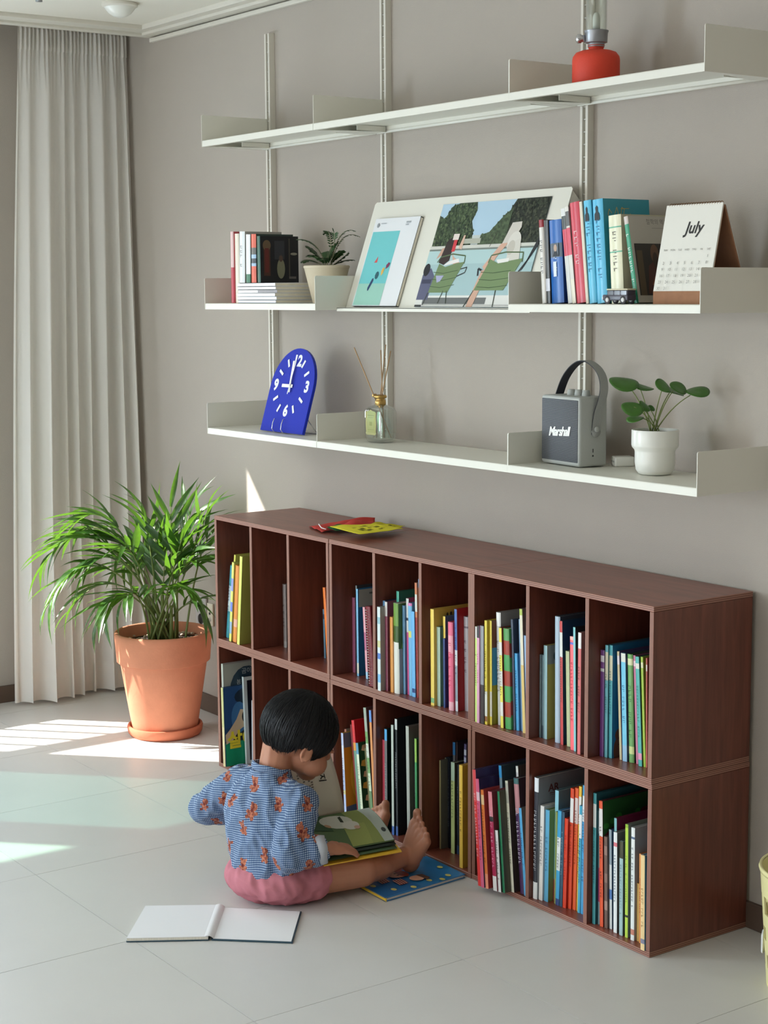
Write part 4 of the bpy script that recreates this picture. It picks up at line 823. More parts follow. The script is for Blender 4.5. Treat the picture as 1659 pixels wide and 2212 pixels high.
# ------------------------------------------------------------------ middle shelf, left bay
MGY = -0.252
for k in range(6):
    z = 1.4527 + k*0.01005
    dx_ = [0.003, 0.001, 0.0, 0.006, 0.002, 0.0][k]; 
    e = empty('flat_magazine', (0.545+dx_, MGY, z), (0, 0, [0.0, .01, -.012, .014, 0, -.008][k]), cat='magazine', group='magazines lying in a stack on the middle wall shelf',
        label='white magazine lying flat in the small stack, %s' % ['at the bottom', 'second from the bottom', 'third from the bottom', 'with a grey spine label', 'second from the top', 'topmost under the books'][k])
    W_ = 0.220-dx_
    c = [(214, 218, 228), (228, 230, 236), (226, 228, 232), (224, 226, 230), (232, 233, 238), (230, 231, 238)][k]
    mb = MB().box((0, 0, 0), (W_, 0.0012, 0.0095), 0, c).box((0, 0, 0), (W_, 0.19, 0.0011), 0, c).box((0, 0, 0.0084), (W_, 0.19, 0.0095), 0, c)
    if k == 3: mb.box((0.11, -0.0004, 0.001), (0.218, 0.0002, 0.0085), 0, (120, 118, 124))
    mb.build('cover', M['book_cover'], e)
    MB().box((0.001, 0.001, 0.0011), (W_-0.001, 0.188, 0.0084)).build('pages', M['pages'], e)

mat('pot_cream', (205, 192, 168), 0.55, noise_amt=0.03)
mat('soil', (58, 42, 32), 0.95, noise_amt=0.5, noise_scale=60, bump=1.0, bump_scale=120)
mat('fern_green', (52, 86, 44), 0.5, noise_amt=0.35, noise_scale=20)
mat('pilea_green', (66, 116, 38), 0.35, spec=0.6, noise_amt=0.25, noise_scale=25)
mat('stem_green', (118, 132, 72), 0.5)
mat('stem_pale', (150, 150, 116), 0.6)
mat('ceramic_white', (226, 226, 220), 0.28, spec=0.6)
def pot_obj(parent, prof, inner, n=48, mt='pot_cream'):
    MB().lathe(prof, n).build('pot', M[mt], parent, sharp=40)
# fern pot
e = empty('potted_fern', (0.872, -0.142, 1.4526), label='small potted fern in a cream tapered pot on the middle shelf', cat='plant')
pot_obj(e, [(0.0, 0.002), (0.041, 0), (0.042, 0.002), (0.066, 0.1005), (0.068, 0.102), (0.068, 0.107), (0.066, 0.109), (0.061, 0.108), (0.058, 0.098), (0.04, 0.012), (0.0, 0.012)], None)
MB().lathe([(0.0, 0.099), (0.03, 0.100), (0.059, 0.096)], 24).build('soil', M['soil'], e)
def frond(path, n_p, lw, ll, mt, parent, name='frond', droop=0.3, double=False, seed=0):
    """stem with pinnae along it; path = list of Vectors"""
    rr = random.Random(seed); mb = MB()
    def at(t):
        f = t*(len(path)-1); i = min(int(f), len(path)-2); return path[i].lerp(path[i+1], f-i)
    mb.tube([at(i/14) for i in range(15)], [0.0014*(1-i/18) for i in range(15)], 5, 1)
    for k in range(n_p):
        t = 0.28 + 0.70*k/(n_p-1)
        p = at(t); tg = (at(min(1, t+0.03))-at(t-0.03)).normalized()
        side = tg.cross(Vector((0, 0, 1))); side = side.normalized() if side.length > 0.05 else Vector((1, 0, 0))
        upv = side.cross(tg).normalized()
        sc = ll*(sin(pi*min(1, (1-t)*1.15+0.08))**0.7)*rr.uniform(.85, 1.15)
        for s in (-1, 1):
            dr = (side*s*0.9 + tg*0.45 - upv*droop*rr.uniform(.3, 1)).normalized()
            wv = dr.cross(upv).normalized()*lw*0.5
            tip = p+dr*sc; m1 = p+dr*sc*0.35+upv*sc*0.05; m2 = p+dr*sc*0.75+upv*sc*0.03
            mb.add([p-wv*.3, p+wv*.3, m1+wv, m2+wv*.8, tip, m2-wv*.8, m1-wv], [(0, 1, 2, 6), (6, 2, 3, 5), (5, 3, 4)], 0, None, True)
    return mb.build(name, [M[mt], M['stem_pale']], parent)
def bez(a, b, c, n=12): return [a*(1-t)**2 + b*2*t*(1-t) + c*t*t for t in [i/n for i in range(n+1)]]
HR_ = Vector((0.5805, 0.8143, 0)).normalized(); HF_ = Vector((-0.8143, 0.5805, 0)); UP = Vector((0, 0, 1))
# tips in (right, up, away) metres from the pot's middle, seen from the room
for k, (r, z, f, br, bz) in enumerate([(-.085, .185, .00, -.02, .19), (-.055, .165, .02, -.03, .15), (-.050, .135, -.03, -.03, .15), (-.07, .12, .03, -.05, .14), (.030, .175, .01, .005, .16), (.062, .145, .0, .05, .13), (.045, .150, -.03, .03, .14), (.005, .150, .04, 0, .14), (.075, .125, .03, .05, .13), (-.01, .125, -.05, -.01, .14)]):
    p = bez(Vector((0, 0, .098)), HR_*br+UP*bz+HF_*f*.4, HR_*r+UP*z+HF_*f)
    frond(p, 17, 0.009, 0.023, 'fern_green', e, droop=0.25, seed=k)
for k, (r, z, f, br, bz) in enumerate([(.098, .192, .02, .035, .225), (.085, .208, -.01, .03, .23), (-.01, .20, .02, .02, .24), (.02, .215, .0, .03, .2)]):
    p = bez(Vector((0, 0, .098))+HR_*.012, HR_*br+UP*bz+HF_*f*.4, HR_*r+UP*z+HF_*f)
    frond(p, 16, 0.0045, 0.018, 'fern_green', e, droop=0.3, seed=k+20)

# ------------------------------------------------------------------ middle shelf, right bay: calendar and toy car
def rot_frame(e): return e
mat('kraft', (150, 106, 76), 0.8, noise_amt=0.1, noise_scale=40)
mat('board_white', (222, 220, 212), 0.7)
mat('gold', (196, 160, 96), 0.28, metal=1.0)
mat('wire', (150, 120, 92), 0.3, metal=0.9)
e = empty('desk_calendar', (2.312, -0.232, 1.4526), label='white desk calendar turned to July on a brown kraft easel', cat='calendar')
CW, CH = 0.165, 0.215; lean = 0.045/0.22
def cq(x, s, off=0.0):   # point on the leaning front face
    return (x, s*lean-off, s)
MB().box((0, 0.0, 0), (CW-0.002, 0.002, 0.028)).build('easel_base', M['kraft'], e)
mb = MB(); mb.add([cq(0, 0.0), cq(CW, 0.0), cq(CW, CH-.004), cq(0, CH-.004), cq(0, 0.0, -.002), cq(CW, 0.0, -.002), cq(CW, CH-.004, -.002), cq(0, CH-.004, -.002)], [(0,1,2,3), (7,6,5,4), (0,4,5,1), (1,5,6,2), (2,6,7,3), (3,7,4,0)]); mb.build('easel_front', M['kraft'], e)
yb = 0.125
mb = MB(); mb.add([(0, CH*lean, CH-.004), (CW, CH*lean, CH-.004), (CW, yb, 0), (0, yb, 0), (0, CH*lean+.003, CH-.004), (CW, CH*lean+.003, CH-.004), (CW, yb+.003, 0), (0, yb+.003, 0)], [(3,2,1,0), (4,5,6,7), (0,1,5,4), (1,2,6,5), (2,3,7,6), (3,0,4,7)]); mb.build('easel_back', M['kraft'], e)
mb = MB(); mb.add([(CW+.001, CH*lean+.004, CH-.004), (CW+.001, yb+.0045, 0), (0, yb+.0045, 0), (0, CH*lean+.004, CH-.004)], [(0,1,2,3)]); mb.build('back_sheet', M['board_white'], e)
mb = MB(); mb.add([cq(-.001, .026, .001), cq(CW+.001, .026, .001), cq(CW+.001, CH, .001), cq(-.001, CH, .001), cq(-.001, .026, .0045), cq(CW+.001, .026, .0045), cq(CW+.001, CH, .0045), cq(-.001, CH, .0045)], [(3,2,1,0), (4,5,6,7), (0,1,5,4), (1,2,6,5), (2,3,7,6), (3,0,4,7)]); mb.build('month_sheets', M['board_white'], e)
d = Decal(cq(0, 0, .0045), (1, 0, 0), (0, lean, 1), base=0.0004)
d.text('July', CW*.56, CH*.775, 0.036, (34, 32, 32), bold=0.0009, shear=0.25)
wd = ['SUN', 'MON', 'TUE', 'WED', 'THU', 'FRI', 'SAT']
cxs = [0.018 + i*0.0215 for i in range(7)]
for i, s in enumerate(wd): d.text(s, cxs[i], CH*.555, 0.0062, (150, 146, 140))
day = 1
for row in range(6):
    for c in range(7):
        if row == 0 and c < 6: continue
        if day > 31: break
        d.text(str(day), cxs[c], CH*(.485-.066*row), 0.0092, (124, 120, 114)); day += 1
d.build('month_print', e)['kind'] = 'stuff'
mb = MB()
for i in range(21):
    x = 0.008 + i*(CW-0.016)/20
    mb.tube([(x, CH*lean+0.001+0.0055*cos(a), CH-0.002+0.0058*sin(a)) for a in [j*pi/5 for j in range(11)]], 0.0009, 5)
o = mb.build('wire_binding', M['wire'], e); o['kind'] = 'stuff'

mat('toy_dark', (66, 62, 76), 0.35, spec=0.6); mat('toy_roof', (212, 206, 176), 0.4); mat('toy_tyre', (52, 50, 54), 0.6); mat('toy_hub', (215, 215, 215), 0.35); mat('toy_glass', (28, 30, 36), 0.1)
e = empty('toy_car', (2.217, -0.2435, 1.4526), (0, 0, radians(3)), label='tiny toy jeep with cream roof parked in front of the ivory book', cat='toy')
MB().rbox((-.039, -.0145, .008), (.038, .0145, .021), .002, col=None).rbox((-.026, -.0135, .019), (.037, .0135, .031), .002).build('body', M['toy_dark'], e)
MB().rbox((-.027, -.0145, .031), (.038, .0145, .0345), .0012).build('roof', M['toy_roof'], e)
MB().rbox((-.041, -.014, .010), (-.037, .014, .017), .001).box((-.041, -.012, .017), (-.0385, -.006, .020)).build('bumper', M['toy_hub'], e)
for a, b in ((-.023, -.006), (-.002, .014), (.018, .034)): MB().box((a, -.0140, .0205), (b, -.0134, .0295)).build('side_window', M['toy_glass'], e)
MB().add([(-.0265, -.011, .0205), (-.0265, .011, .0205), (-.0265, .011, .0295), (-.0265, -.011, .0295)], [(3,2,1,0)]).build('windscreen', M['toy_glass'], e)
wh = None
for x in (-.024, .024):
    for y in (-.0150, .0110):
        mt = Matrix.Rotation(radians(90), 4, 'X')
        if wh is None:
            wh = MB().lathe([(0, 0), (.0085, 0), (.0095, .001), (.0095, .003), (.0085, .004), (0, .004)], 20, M=mt).build('wheel', M['toy_tyre'], e, (x, y+.004, .0096))
            hb = MB().lathe([(0, 0.0042), (.005, .0042), (.005, .0002)], 16, M=mt).build('hub', M['toy_hub'], wh)
        else:
            o = wh.copy(); COL.objects.link(o); o.location = (x, y+.004, .0096); h2 = hb.copy(); COL.objects.link(h2); h2.parent = o

# ------------------------------------------------------------------ bottom shelf
mat('felt_blue', (22, 44, 178), 0.85, spec=0.1, sheen=0.3, noise_amt=0.12, noise_scale=300, bump=0.5, bump_scale=700)
mat('enamel_white', (238, 238, 235), 0.4)
mat('chrome', (210, 210, 212), 0.15, metal=1.0)
e = empty('table_clock', (0.706, -0.205, Z3+0.0045), (radians(-16.5), 0, 0), label='cobalt blue arched clock with white figures on a wire stand, bottom shelf', cat='clock')
pw, ph = 0.120, 0.262
pl = [(-pw, 0), (pw, 0), (pw, ph-pw*1.02)] + [(pw*cos(a), ph-pw*1.02+pw*1.02*sin(a)) for a in [i*pi/24 for i in range(1, 24)]] + [(-pw, ph-pw*1.02)]
RX = Matrix.Rotation(radians(90), 4, 'X')
MB().prism(pl, 0.010, M=RX).build('clock_face', M['felt_blue'], e, (0, 0.010, 0), bevel=0.0012)
d = Decal((0, 0.0, 0), (1, 0, 0), (0, 0, 1), base=0.0006); cy_ = 0.143; W = (232, 234, 240)
for s, x, y in (('12', 0.004, cy_+0.078), ('3', 0.086, cy_), ('6', 0.0, cy_-0.078), ('9', -0.086, cy_)): d.text(s, x, y, 0.047, W, bold=0.0022)
for h in (1, 2, 4, 5, 7, 8, 10, 11):
    a = pi/2 - h*pi/6; d.line([(0.068*cos(a), cy_+0.068*sin(a)), (0.094*cos(a), cy_+0.094*sin(a))], 0.0085, W)
d.build('numerals', e, M['print_matte'])
def hand(name, a, l, wd, back, yy):
    ca, sa = cos(a), sin(a)
    MB().box((-wd/2, -0.0008, -back), (wd/2, 0, l)).build(name, M['enamel_white'], e, (0, yy, cy_)).rotation_euler = (0, pi/2-a, 0)
hand('hour_hand', radians(180), 0.047, 0.010, 0.012, -0.004)
hand('minute_hand', radians(96), 0.078, 0.009, 0.020, -0.0055)
hand('second_hand', radians(86), 0.090, 0.003, 0.026, -0.007)
MB().lathe([(0, 0.004), (0.004, 0.004), (0.004, 0)], 16, M=Matrix.Rotation(radians(90), 4, 'X')).build('hand_cap', M['enamel_white'], e, (0, -0.0045, cy_))
mb = MB()
for x in (-0.038, 0.012):
    mb.tube([(x, -0.006, 0.040), (x, -0.010, 0.036), (x, -0.0115, 0.024), (x+.002, -0.011, 0.006), (x+0.006, -0.004, -0.001), (x+0.010, 0.02, 0.0)], 0.0016, 6)
mb.tube([(x_, 0.012+0.0*x_, 0.10) for x_ in (-0.03, 0.03)], 0.0014, 6)
for x in (-0.03, 0.09): mb.tube([(x*0.4, 0.013, 0.135), (x*0.7, 0.048, 0.05), (x, 0.072, 0.018)], 0.0014, 6); 
mb.tube([(-0.028, 0.02, 0.0), (-0.03, 0.072, 0.018), (0.09, 0.072, 0.018), (0.022, 0.02, 0.0)], 0.0014, 6)
mb.build('wire_stand', M['chrome'], e)

# reed diffuser
def clear_glass(name, tint=(0.93, 0.96, 0.95)):
    m, nt, b = nodes(name)
    b.inputs['Base Color'].default_value = (*tint, 1); b.inputs['Roughness'].default_value = 0.02; b.inputs['Transmission Weight'].default_value = 1.0; b.inputs['IOR'].default_value = 1.45
    M[name] = m
m = bpy.data.materials.new('bottle_glass'); m.use_nodes = True; nt = m.node_tree; nt.nodes.clear()
t_ = N(nt, 'ShaderNodeBsdfTransparent'); t_.inputs[0].default_value = (0.95, 0.97, 0.95, 1); g_ = N(nt, 'ShaderNodeBsdfGlossy'); g_.inputs['Roughness'].default_value = 0.03
lw_ = N(nt, 'ShaderNodeLayerWeight', i_Blend=0.45); mx_ = N(nt, 'ShaderNodeMixShader'); o_ = N(nt, 'ShaderNodeOutputMaterial')
mr_ = N(nt, 'ShaderNodeMapRange'); mr_.inputs['To Min'].default_value = 0.05; mr_.inputs['To Max'].default_value = 0.75
nt.links.new(lw_.outputs['Facing'], mr_.inputs[0]); nt.links.new(mr_.outputs[0], mx_.inputs[0]); nt.links.new(t_.outputs[0], mx_.inputs[1]); nt.links.new(g_.outputs[0], mx_.inputs[2]); nt.links.new(mx_.outputs[0], o_.inputs[0]); M['bottle_glass'] = m
mat('label_yellow', (222, 214, 130), 0.6); mat('reed', (176, 142, 104), 0.7)
e = empty('reed_diffuser', (1.140, -0.142, Z3+0.0003), (0, 0, radians(6)), label='clear glass reed diffuser with yellow label and gold collar, bottom shelf', cat='diffuser')
def sq_loop(w2, d2, r, n=6):
    pts = []
    for cx, cy, a0 in ((w2-r, d2-r, 0), (-w2+r, d2-r, pi/2), (-w2+r, -d2+r, pi), (w2-r, -d2+r, 1.5*pi)):
        for i in range(n+1): a = a0+i*pi/2/n; pts.append((cx+r*cos(a), cy+r*sin(a)))
    return pts
def loft_sq(rows, name, mt, parent, closed_b=True, closed_t=False):
    v = []; f = []; n = None
    for (w2, d2, r, z) in rows:
        L = sq_loop(w2, d2, r); n = len(L); v += [(x, y, z) for x, y in L]
    for i in range(len(rows)-1):
        for k in range(n): k2 = (k+1) % n; f.append((i*n+k, i*n+k2, (i+1)*n+k2, (i+1)*n+k))
    if closed_b: f.append(tuple(reversed(range(n))))
    if closed_t: f.append(tuple((len(rows)-1)*n+k for k in range(n)))
    return MB().add(v, f, 0, None, True).build(name, M[mt], parent, sharp=50)
loft_sq([(.030, .022, .008, 0), (.035, .027, .010, .004), (.040, .031, .011, .03), (.040, .031, .011, .088), (.034, .027, .012, .098), (.022, .019, .012, .104), (.0125, .0125, .0124, .108), (.0125, .0125, .0124, .116),
         (.0105, .0105, .0104, .116), (.0105, .0105, .0104, .107), (.020, .017, .011, .101), (.032, .025, .011, .095), (.0345, .026, .010, .088), (.0345, .026, .010, .03), (.032, .024, .009, .008), (.028, .020, .007, .006)], 'bottle', 'bottle_glass', e, True, True)
MB().lathe([(.0135, .106), (.016, .108), (.0155, .118), (.013, .120), (.0125, .124), (.018, .126), (.0185, .131), (.016, .134), (.009, .135), (.009, .120)], 32).build('collar', M['gold'], e)
MB().rbox((-.006, -.006, .131), (.006, .006, .141), .003).build('collar_knot', M['gold'], e, (-0.016, -0.008, -0.004))
d = Decal((-0.0305, -0.0292, 0.022), (1, 0, 0), (0, 0, 1), base=0.0004)
d.poly([(.004, 0), (.041, 0), (.045, .005), (.043, .010), (.045, .03), (.043, .056), (.045, .061), (.041, .066), (.030, .068), (.022, .071), (.015, .068), (.004, .066), (0, .061), (.002, .056), (0, .03), (.002, .010), (0, .005)], (216, 210, 132))
d.rect(.017, .026, .028, .037, (190, 182, 104)); d.line([(.008, .055), (.037, .055)], .0015, (176, 168, 100)); d.line([(.012, .049), (.033, .049)], .001, (176, 168, 100)); d.line([(.010, .015), (.035, .015)], .001, (176, 168, 100)); d.build('bottle_label', e)
for (tr, tz, tf, br) in ((-.073, .268, .0, .03), (.030, .258, .0, -.02), (.016, .275, .02, -.012), (.002, .26, .01, .01)):
    a = HR_*tr+HF_*tf+UP*tz; bb = HR_*br+UP*.012; R_ = Matrix.Rotation(-radians(6), 3, 'Z')
    MB().tube([R_ @ bb, R_ @ a], 0.0016, 6).build('reed', M['reed'], e)

# speaker
mat('speaker_grey', (176, 179, 176), 0.6, bump=0.3, bump_scale=900); mat('speaker_strap', (158, 160, 158), 0.7, bump=0.4, bump_scale=500); mat('strap_inside', (46, 48, 56), 0.8)
m, nt, b = nodes('grille')
tc = N(nt, 'ShaderNodeTexCoord'); wv = N(nt, 'ShaderNodeTexWave', wave_type='BANDS', bands_direction='Z', i_Scale=150.0, i_Distortion=2.5)
wv.inputs['Detail'].default_value = 2.0
nt.links.new(tc.outputs['Object'], wv.inputs['Vector'])
cr = N(nt, 'ShaderNodeValToRGB'); cr.color_ramp.elements[0].color = lin((58, 62, 70)); cr.color_ramp.elements[1].color = lin((118, 122, 128))
nt.links.new(wv.outputs['Fac'], cr.inputs[0]); nt.links.new(cr.outputs[0], b.inputs['Base Color']); b.inputs['Roughness'].default_value = 0.6
bp = N(nt, 'ShaderNodeBump', i_Strength=0.6, i_Distance=0.001); nt.links.new(wv.outputs['Fac'], bp.inputs['Height']); nt.links.new(bp.outputs[0], b.inputs['Normal']); M['grille'] = m
mat('logo_white', (238, 238, 236), 0.4); mat('black_gloss', (16, 16, 18), 0.3)
e = empty('portable_speaker', (1.868, -0.172, Z3+0.0003), (0, 0, radians(-5.7)), label='grey portable speaker with looped carry strap on the bottom shelf', cat='speaker')
SW, SD, SH = 0.158, 0.084, 0.170
MB().rbox((0, 0, 0.002), (SW, SD, SH), 0.007, 3).build('body', M['speaker_grey'], e, sharp=50)
MB().rbox((0.005, -0.0015, 0.012), (SW-0.006, 0.004, SH-0.008), 0.0012, 1).build('grille', M['grille'], e)
d = Decal((SW/2, -0.0020, 0.083), (1, 0, 0), (0, 0, 1), base=0.0012)
d.text('Marshall', 0, 0.0, 0.030, (240, 240, 238), bold=0.0011, shear=0.32, spacing=0.86, ang=radians(3)); d.build('logo', e)
mb_ = [(.045, .020), (.070, .020), (.095, .020)]
k0 = None
for x in (.062, .092, .122):
    if k0 is None: k0 = MB().lathe([(.0105, 0), (.0105, .004), (.0085, .013), (.0075, .014), (0, .014)], 20).build('knob', M['speaker_grey'], e, (x, .046, SH))
    else: o = k0.copy(); COL.objects.link(o); o.location = (x, .046, SH)
# strap: a band looping from side to side over the top
path = [(SW+.003, .047, .078), (SW+.004, .048, .105), (SW+.006, .052, .135), (SW+.012, .060, .165), (SW+.013, .064, .19), (SW+.006, .066, .215), (SW-.012, .066, .236), (SW-.036, .064, .250), (SW-.06, .062, .256), (SW-.084, .060, .252), (SW-.112, .058, .236), (SW-.136, .055, .21), (SW-.150, .052, .18), (-.003, .050, .15), (-.003, .048, .12), (-.003, .047, .09)]
def strip(path, wvec, t, name, mats, parent):
    n = len(path); P_ = [Vector(p) for p in path]; v = []
    for i, p in enumerate(P_):
        tg = (P_[min(i+1, n-1)]-P_[max(i-1, 0)]).normalized(); nn = tg.cross(Vector(wvec)).normalized()
        hw = Vector(wvec)*(0.5 if 0 < i < n-1 else 0.34)
        v += [tuple(p-hw), tuple(p+hw), tuple(p+hw+nn*t), tuple(p-hw+nn*t)]
    mb = MB(); 
    for i in range(n-1):
        a = i*4; b = a+4
        mb.add([v[a], v[a+1], v[b+1], v[b]], [(0, 1, 2, 3)], 1, None, True); mb.add([v[a+3], v[a+2], v[b+2], v[b+3]], [(3, 2, 1, 0)], 0, None, True)
        mb.add([v[a], v[b], v[b+3], v[a+3]], [(0, 1, 2, 3)], 0, None, True); mb.add([v[a+1], v[a+2], v[b+2], v[b+1]], [(0, 1, 2, 3)], 0, None, True)
    mb.add([v[0], v[1], v[2], v[3]], [(0, 3, 2, 1)]); mb.add(v[-4:], [(0, 1, 2, 3)])
    return mb.build(name, mats, parent)
def smooth_path(p, it=2):
    p = [Vector(q) for q in p]
    for _ in range(it):
        q = [p[0]]
        for a, b in zip(p[:-1], p[1:]): q += [a.lerp(b, .25), a.lerp(b, .75)]
        p = q + [p[-1]]
    return p
strip(smooth_path(path), (0, .024, 0), 0.0022, 'strap', [M['strap_inside'], M['speaker_strap']], e)
MB().lathe([(0, .004), (.0055, .004), (.007, .002), (.007, 0)], 20, M=Matrix.Rotation(radians(90), 4, 'Y')).build('strap_stud', M['speaker_grey'], e, (SW+.0045, .048, .092))
MB().lathe([(.013, 0), (.013, .0025), (0, .0025)], 24, M=Matrix.Rotation(radians(90), 4, 'Y')).build('strap_end', M['speaker_strap'], e, (SW+.0008, .048, .086))
MB().rbox((SW-.0002, .040, .036), (SW+.0004, .0425, .045), .0002, 1).build('charge_port', M['black_gloss'], e)
MB().lathe([(0, .0006), (.0022, .0006), (.0022, 0)], 12, M=Matrix.Rotation(radians(90), 4, 'Y')).build('audio_port', M['black_gloss'], e, (SW, .041, .028))
# white power block behind it
e = empty('usb_charger', (2.036, -0.088, Z3+0.0003), (0, 0, radians(-28)), label='small white power block with ports beside the speaker', cat='charger')
MB().rbox((-.020, 0, 0), (.020, .050, .024), .005, 3).build('housing', M['ceramic_white'], e)
for x in (-.013, -.003, .007): MB().box((x, -.0006, .010), (x+.007, .0004, .014)).build('port', M['speaker_grey'], e)
# pilea in a stepped white pot
e = empty('potted_money_plant', (2.232, -0.140, Z3+0.0003), label='round-leaved plant in a stepped white ceramic pot on the bottom shelf', cat='plant')
MB().lathe([(0, .001), (.030, 0), (.038, .003), (.044, .012), (.0465, .03), (.0465, .053), (.0475, .058), (.053, .064), (.0545, .069), (.0545, .102), (.0535, .104), (.0515, .104), (.050, .100), (.050, .07), (.044, .05), (0, .05)], 48).build('pot', M['ceramic_white'], e, sharp=60)
MB().lathe([(0, .098), (.025, .099), (.0505, .097)], 24).build('soil', M['soil'], e)
def round_leaf(c, rad, nrm, tipdir, parent, k):
    n = Vector(nrm).normalized(); t = Vector(tipdir); t = (t-n*t.dot(n)).normalized(); s = n.cross(t)
    rings = 4; seg = 22; v = [tuple(c - n*rad*0.04)]; f = []
    for i in range(1, rings+1):
        for j in range(seg):
            a = 2*pi*j/seg; rr = rad*i/rings
            v.append(tuple(c + t*rr*cos(a)*1.08 + s*rr*sin(a)*0.94 + n*rad*(0.10*(i/rings)**2*cos(2*a+k) - 0.06*(i/rings)**3)))
    for j in range(seg): f.append((0, 1+j, 1+(j+1) % seg))
    for i in range(rings-1):
        for j in range(seg): a = 1+i*seg; b = a+seg; f.append((a+j, b+j, b+(j+1) % seg, a+(j+1) % seg))
    o = MB().add(v, f, 0, None, True).build('leaf', M['pilea_green'], parent)
    so_ = o.modifiers.new('thick', 'SOLIDIFY'); so_.thickness = 0.0008
    return o
S_ = 937*2.865; cx0, cz0 = 987, 560
for k, (px, py, rx, ry, ang, sx_, sy_, dpt_) in enumerate([(795, 255, 90, 44, -8, 840, 295, .015), (925, 283, 62, 17, -12, 893, 300, .03), (1030, 272, 58, 34, -38, 1022, 290, -.01), (1118, 312, 60, 18, -18, 1080, 315, .03), (1128, 285, 58, 34, -30, 1080, 315, .0), (1240, 306, 72, 31, 2, 1180, 340, -.01), (832, 405, 68, 45, -10, 845, 395, -.03), (920, 398, 44, 24, -45, 905, 425, .0), (852, 470, 52, 17, 10, 895, 465, -.02), (970, 415, 26, 17, -30, 960, 430, .02)]):
    r = (px-cx0)/S_; z = .098+(cz0-py)/S_; rad = rx/S_*0.97
    c = HR_*r+UP*z+HF_*dpt_
    kk = min(.95, ry/rx); a = radians(ang)
    upr = UP*cos(a) - HR_*sin(a)*1.0
    upr = (UP*cos(a)+HR_*(-sin(a))).normalized()
    nrm = (-HF_*kk + upr*sqrt(1-kk*kk)).normalized()
    round_leaf(c, rad, nrm, HR_*(1 if r > 0 else -1), e, k)
    j = HR_*((sx_-cx0)/S_)+UP*(.098+(cz0-sy_)/S_)+HF_*dpt_
    j = c + (j-c)*0.75
    b0_ = HR_*((k-5)*.0022)+HF_*((k % 3-1)*.006)+UP*.096
    MB().tube(bez(b0_, b0_*.45+j*.55+UP*.012-HR_*r*.12, j, 8), [0.0016-.0006*i/8 for i in range(9)], 6).build('stalk', M['stem_green'], e)

# ------------------------------------------------------------------ lantern on the top shelf
mat('red_enamel', (214, 62, 38), 0.6, bump=0.25, bump_scale=600); mat('burner_grey', (150, 152, 156), 0.35, metal=0.6); mat('mantle', (225, 225, 220), 0.9); mat('steel', (200, 200, 205), 0.18, metal=0.9)
e = empty('gas_lantern', (2.030, -0.150, Z1+0.0003), label='red canister gas lantern with clear glass chimney on the top shelf', cat='lantern')
MB().lathe([(0, 0), (.053, 0), (.0555, .003), (.0555, .062), (.054, .070), (.047, .079), (.036, .083), (.020, .084), (.018, .084), (.017, .088), (.020, .096), (.0, .096)], 48).build('canister', M['red_enamel'], e)
MB().lathe([(.0195, .092), (.0195, .100), (.026, .102), (.027, .124), (.0285, .126), (.0285, .129), (.025, .130), (0, .130)], 40).build('burner', M['burner_grey'], e, sharp=40)
MB().lathe([(0, .020), (.0085, .020), (.0105, .018), (.0105, .010), (.008, .008), (.008, .0), (0, .0)], 24, M=Matrix.Translation((-.015, -.021, .112)) @ Matrix.Rotation(radians(215), 4, 'Z') @ Matrix.Rotation(radians(90), 4, 'Y')).build('valve_knob', M['steel'], e)
MB().lathe([(0, .130), (.0085, .131), (.0085, .158), (.007, .166), (.004, .170), (0, .171)], 20).build('mantle', M['mantle'], e)
MB().lathe([(.0245, .130), (.0245, .26), (.0235, .262), (.0225, .26), (.0225, .130)], 40).build('chimney', M['glass_clear'] if False else M['bottle_glass'], e)

# ------------------------------------------------------------------ curtain
def curtain_mat():
    m, nt, b = nodes('sheer')
    b.inputs['Base Color'].default_value = lin((244, 242, 238)); b.inputs['Roughness'].default_value = 0.9; b.inputs['Specular IOR Level'].default_value = 0.1
    tr = N(nt, 'ShaderNodeBsdfTranslucent'); tr.inputs[0].default_value = lin((246, 242, 236)); mx = N(nt, 'ShaderNodeMixShader'); mx.inputs[0].default_value = 0.42
    out = nt.nodes['Material Output']; nt.links.new(b.outputs[0], mx.inputs[1]); nt.links.new(tr.outputs[0], mx.inputs[2]); nt.links.new(mx.outputs[0], out.inputs[0])
    tc = N(nt, 'ShaderNodeTexCoord'); wv = N(nt, 'ShaderNodeTexNoise', i_Scale=700.0); nt.links.new(tc.outputs['Object'], wv.inputs['Vector'])
    bp = N(nt, 'ShaderNodeBump', i_Strength=0.15, i_Distance=0.001); nt.links.new(wv.outputs['Fac'], bp.inputs['Height']); nt.links.new(bp.outputs[0], b.inputs['Normal']); M['sheer'] = m
curtain_mat()
cur = empty('curtain', (0, 0, 0), label='white floor length sheer curtain gathered in the corner behind the palm', cat='curtain')
rc = random.Random(21)
folds = []; acc = 0
while acc < 1: 
    wf = rc.uniform(0.05, 0.19); folds.append((acc, min(1, acc+wf), rc.uniform(.55, 1.0), rc.uniform(.8, 1.3))); acc += wf
def cur_pt(u, zt):
    """u 0..1 along the gathered cloth (right to left), zt 0 bottom .. 1 top"""
    k = 0
    for a, b, amp, sk in folds:
        if a <= u <= b: 
            t = (u-a)/(b-a); break
    ph = t**sk
    w_ = (1-cos(2*pi*ph))/2
    spread = 1.0 - 0.19*(zt**1.3)
    A = (0.016 + 0.060*(1-zt)**0.8)*amp*min(1, (b-a)/.1)
    y = -0.014 - u*0.515*spread - 0.012*sin(2*pi*ph)*(1-zt)
    x = -0.635 + A*w_ + 0.020*sin(u*9+1.3)*(1-zt)+0.02
    x += 0.006*sin(zt*5+u*14)
    # fine gathers under the heading tape
    if zt > 0.9: g = (zt-0.9)/0.1; x = x*(1-g*.75) + (-0.625+0.010*sin(u*170))*g*.75
    return (x, y, 0.012 + zt*2.43)
NU, NZ = 300, 46
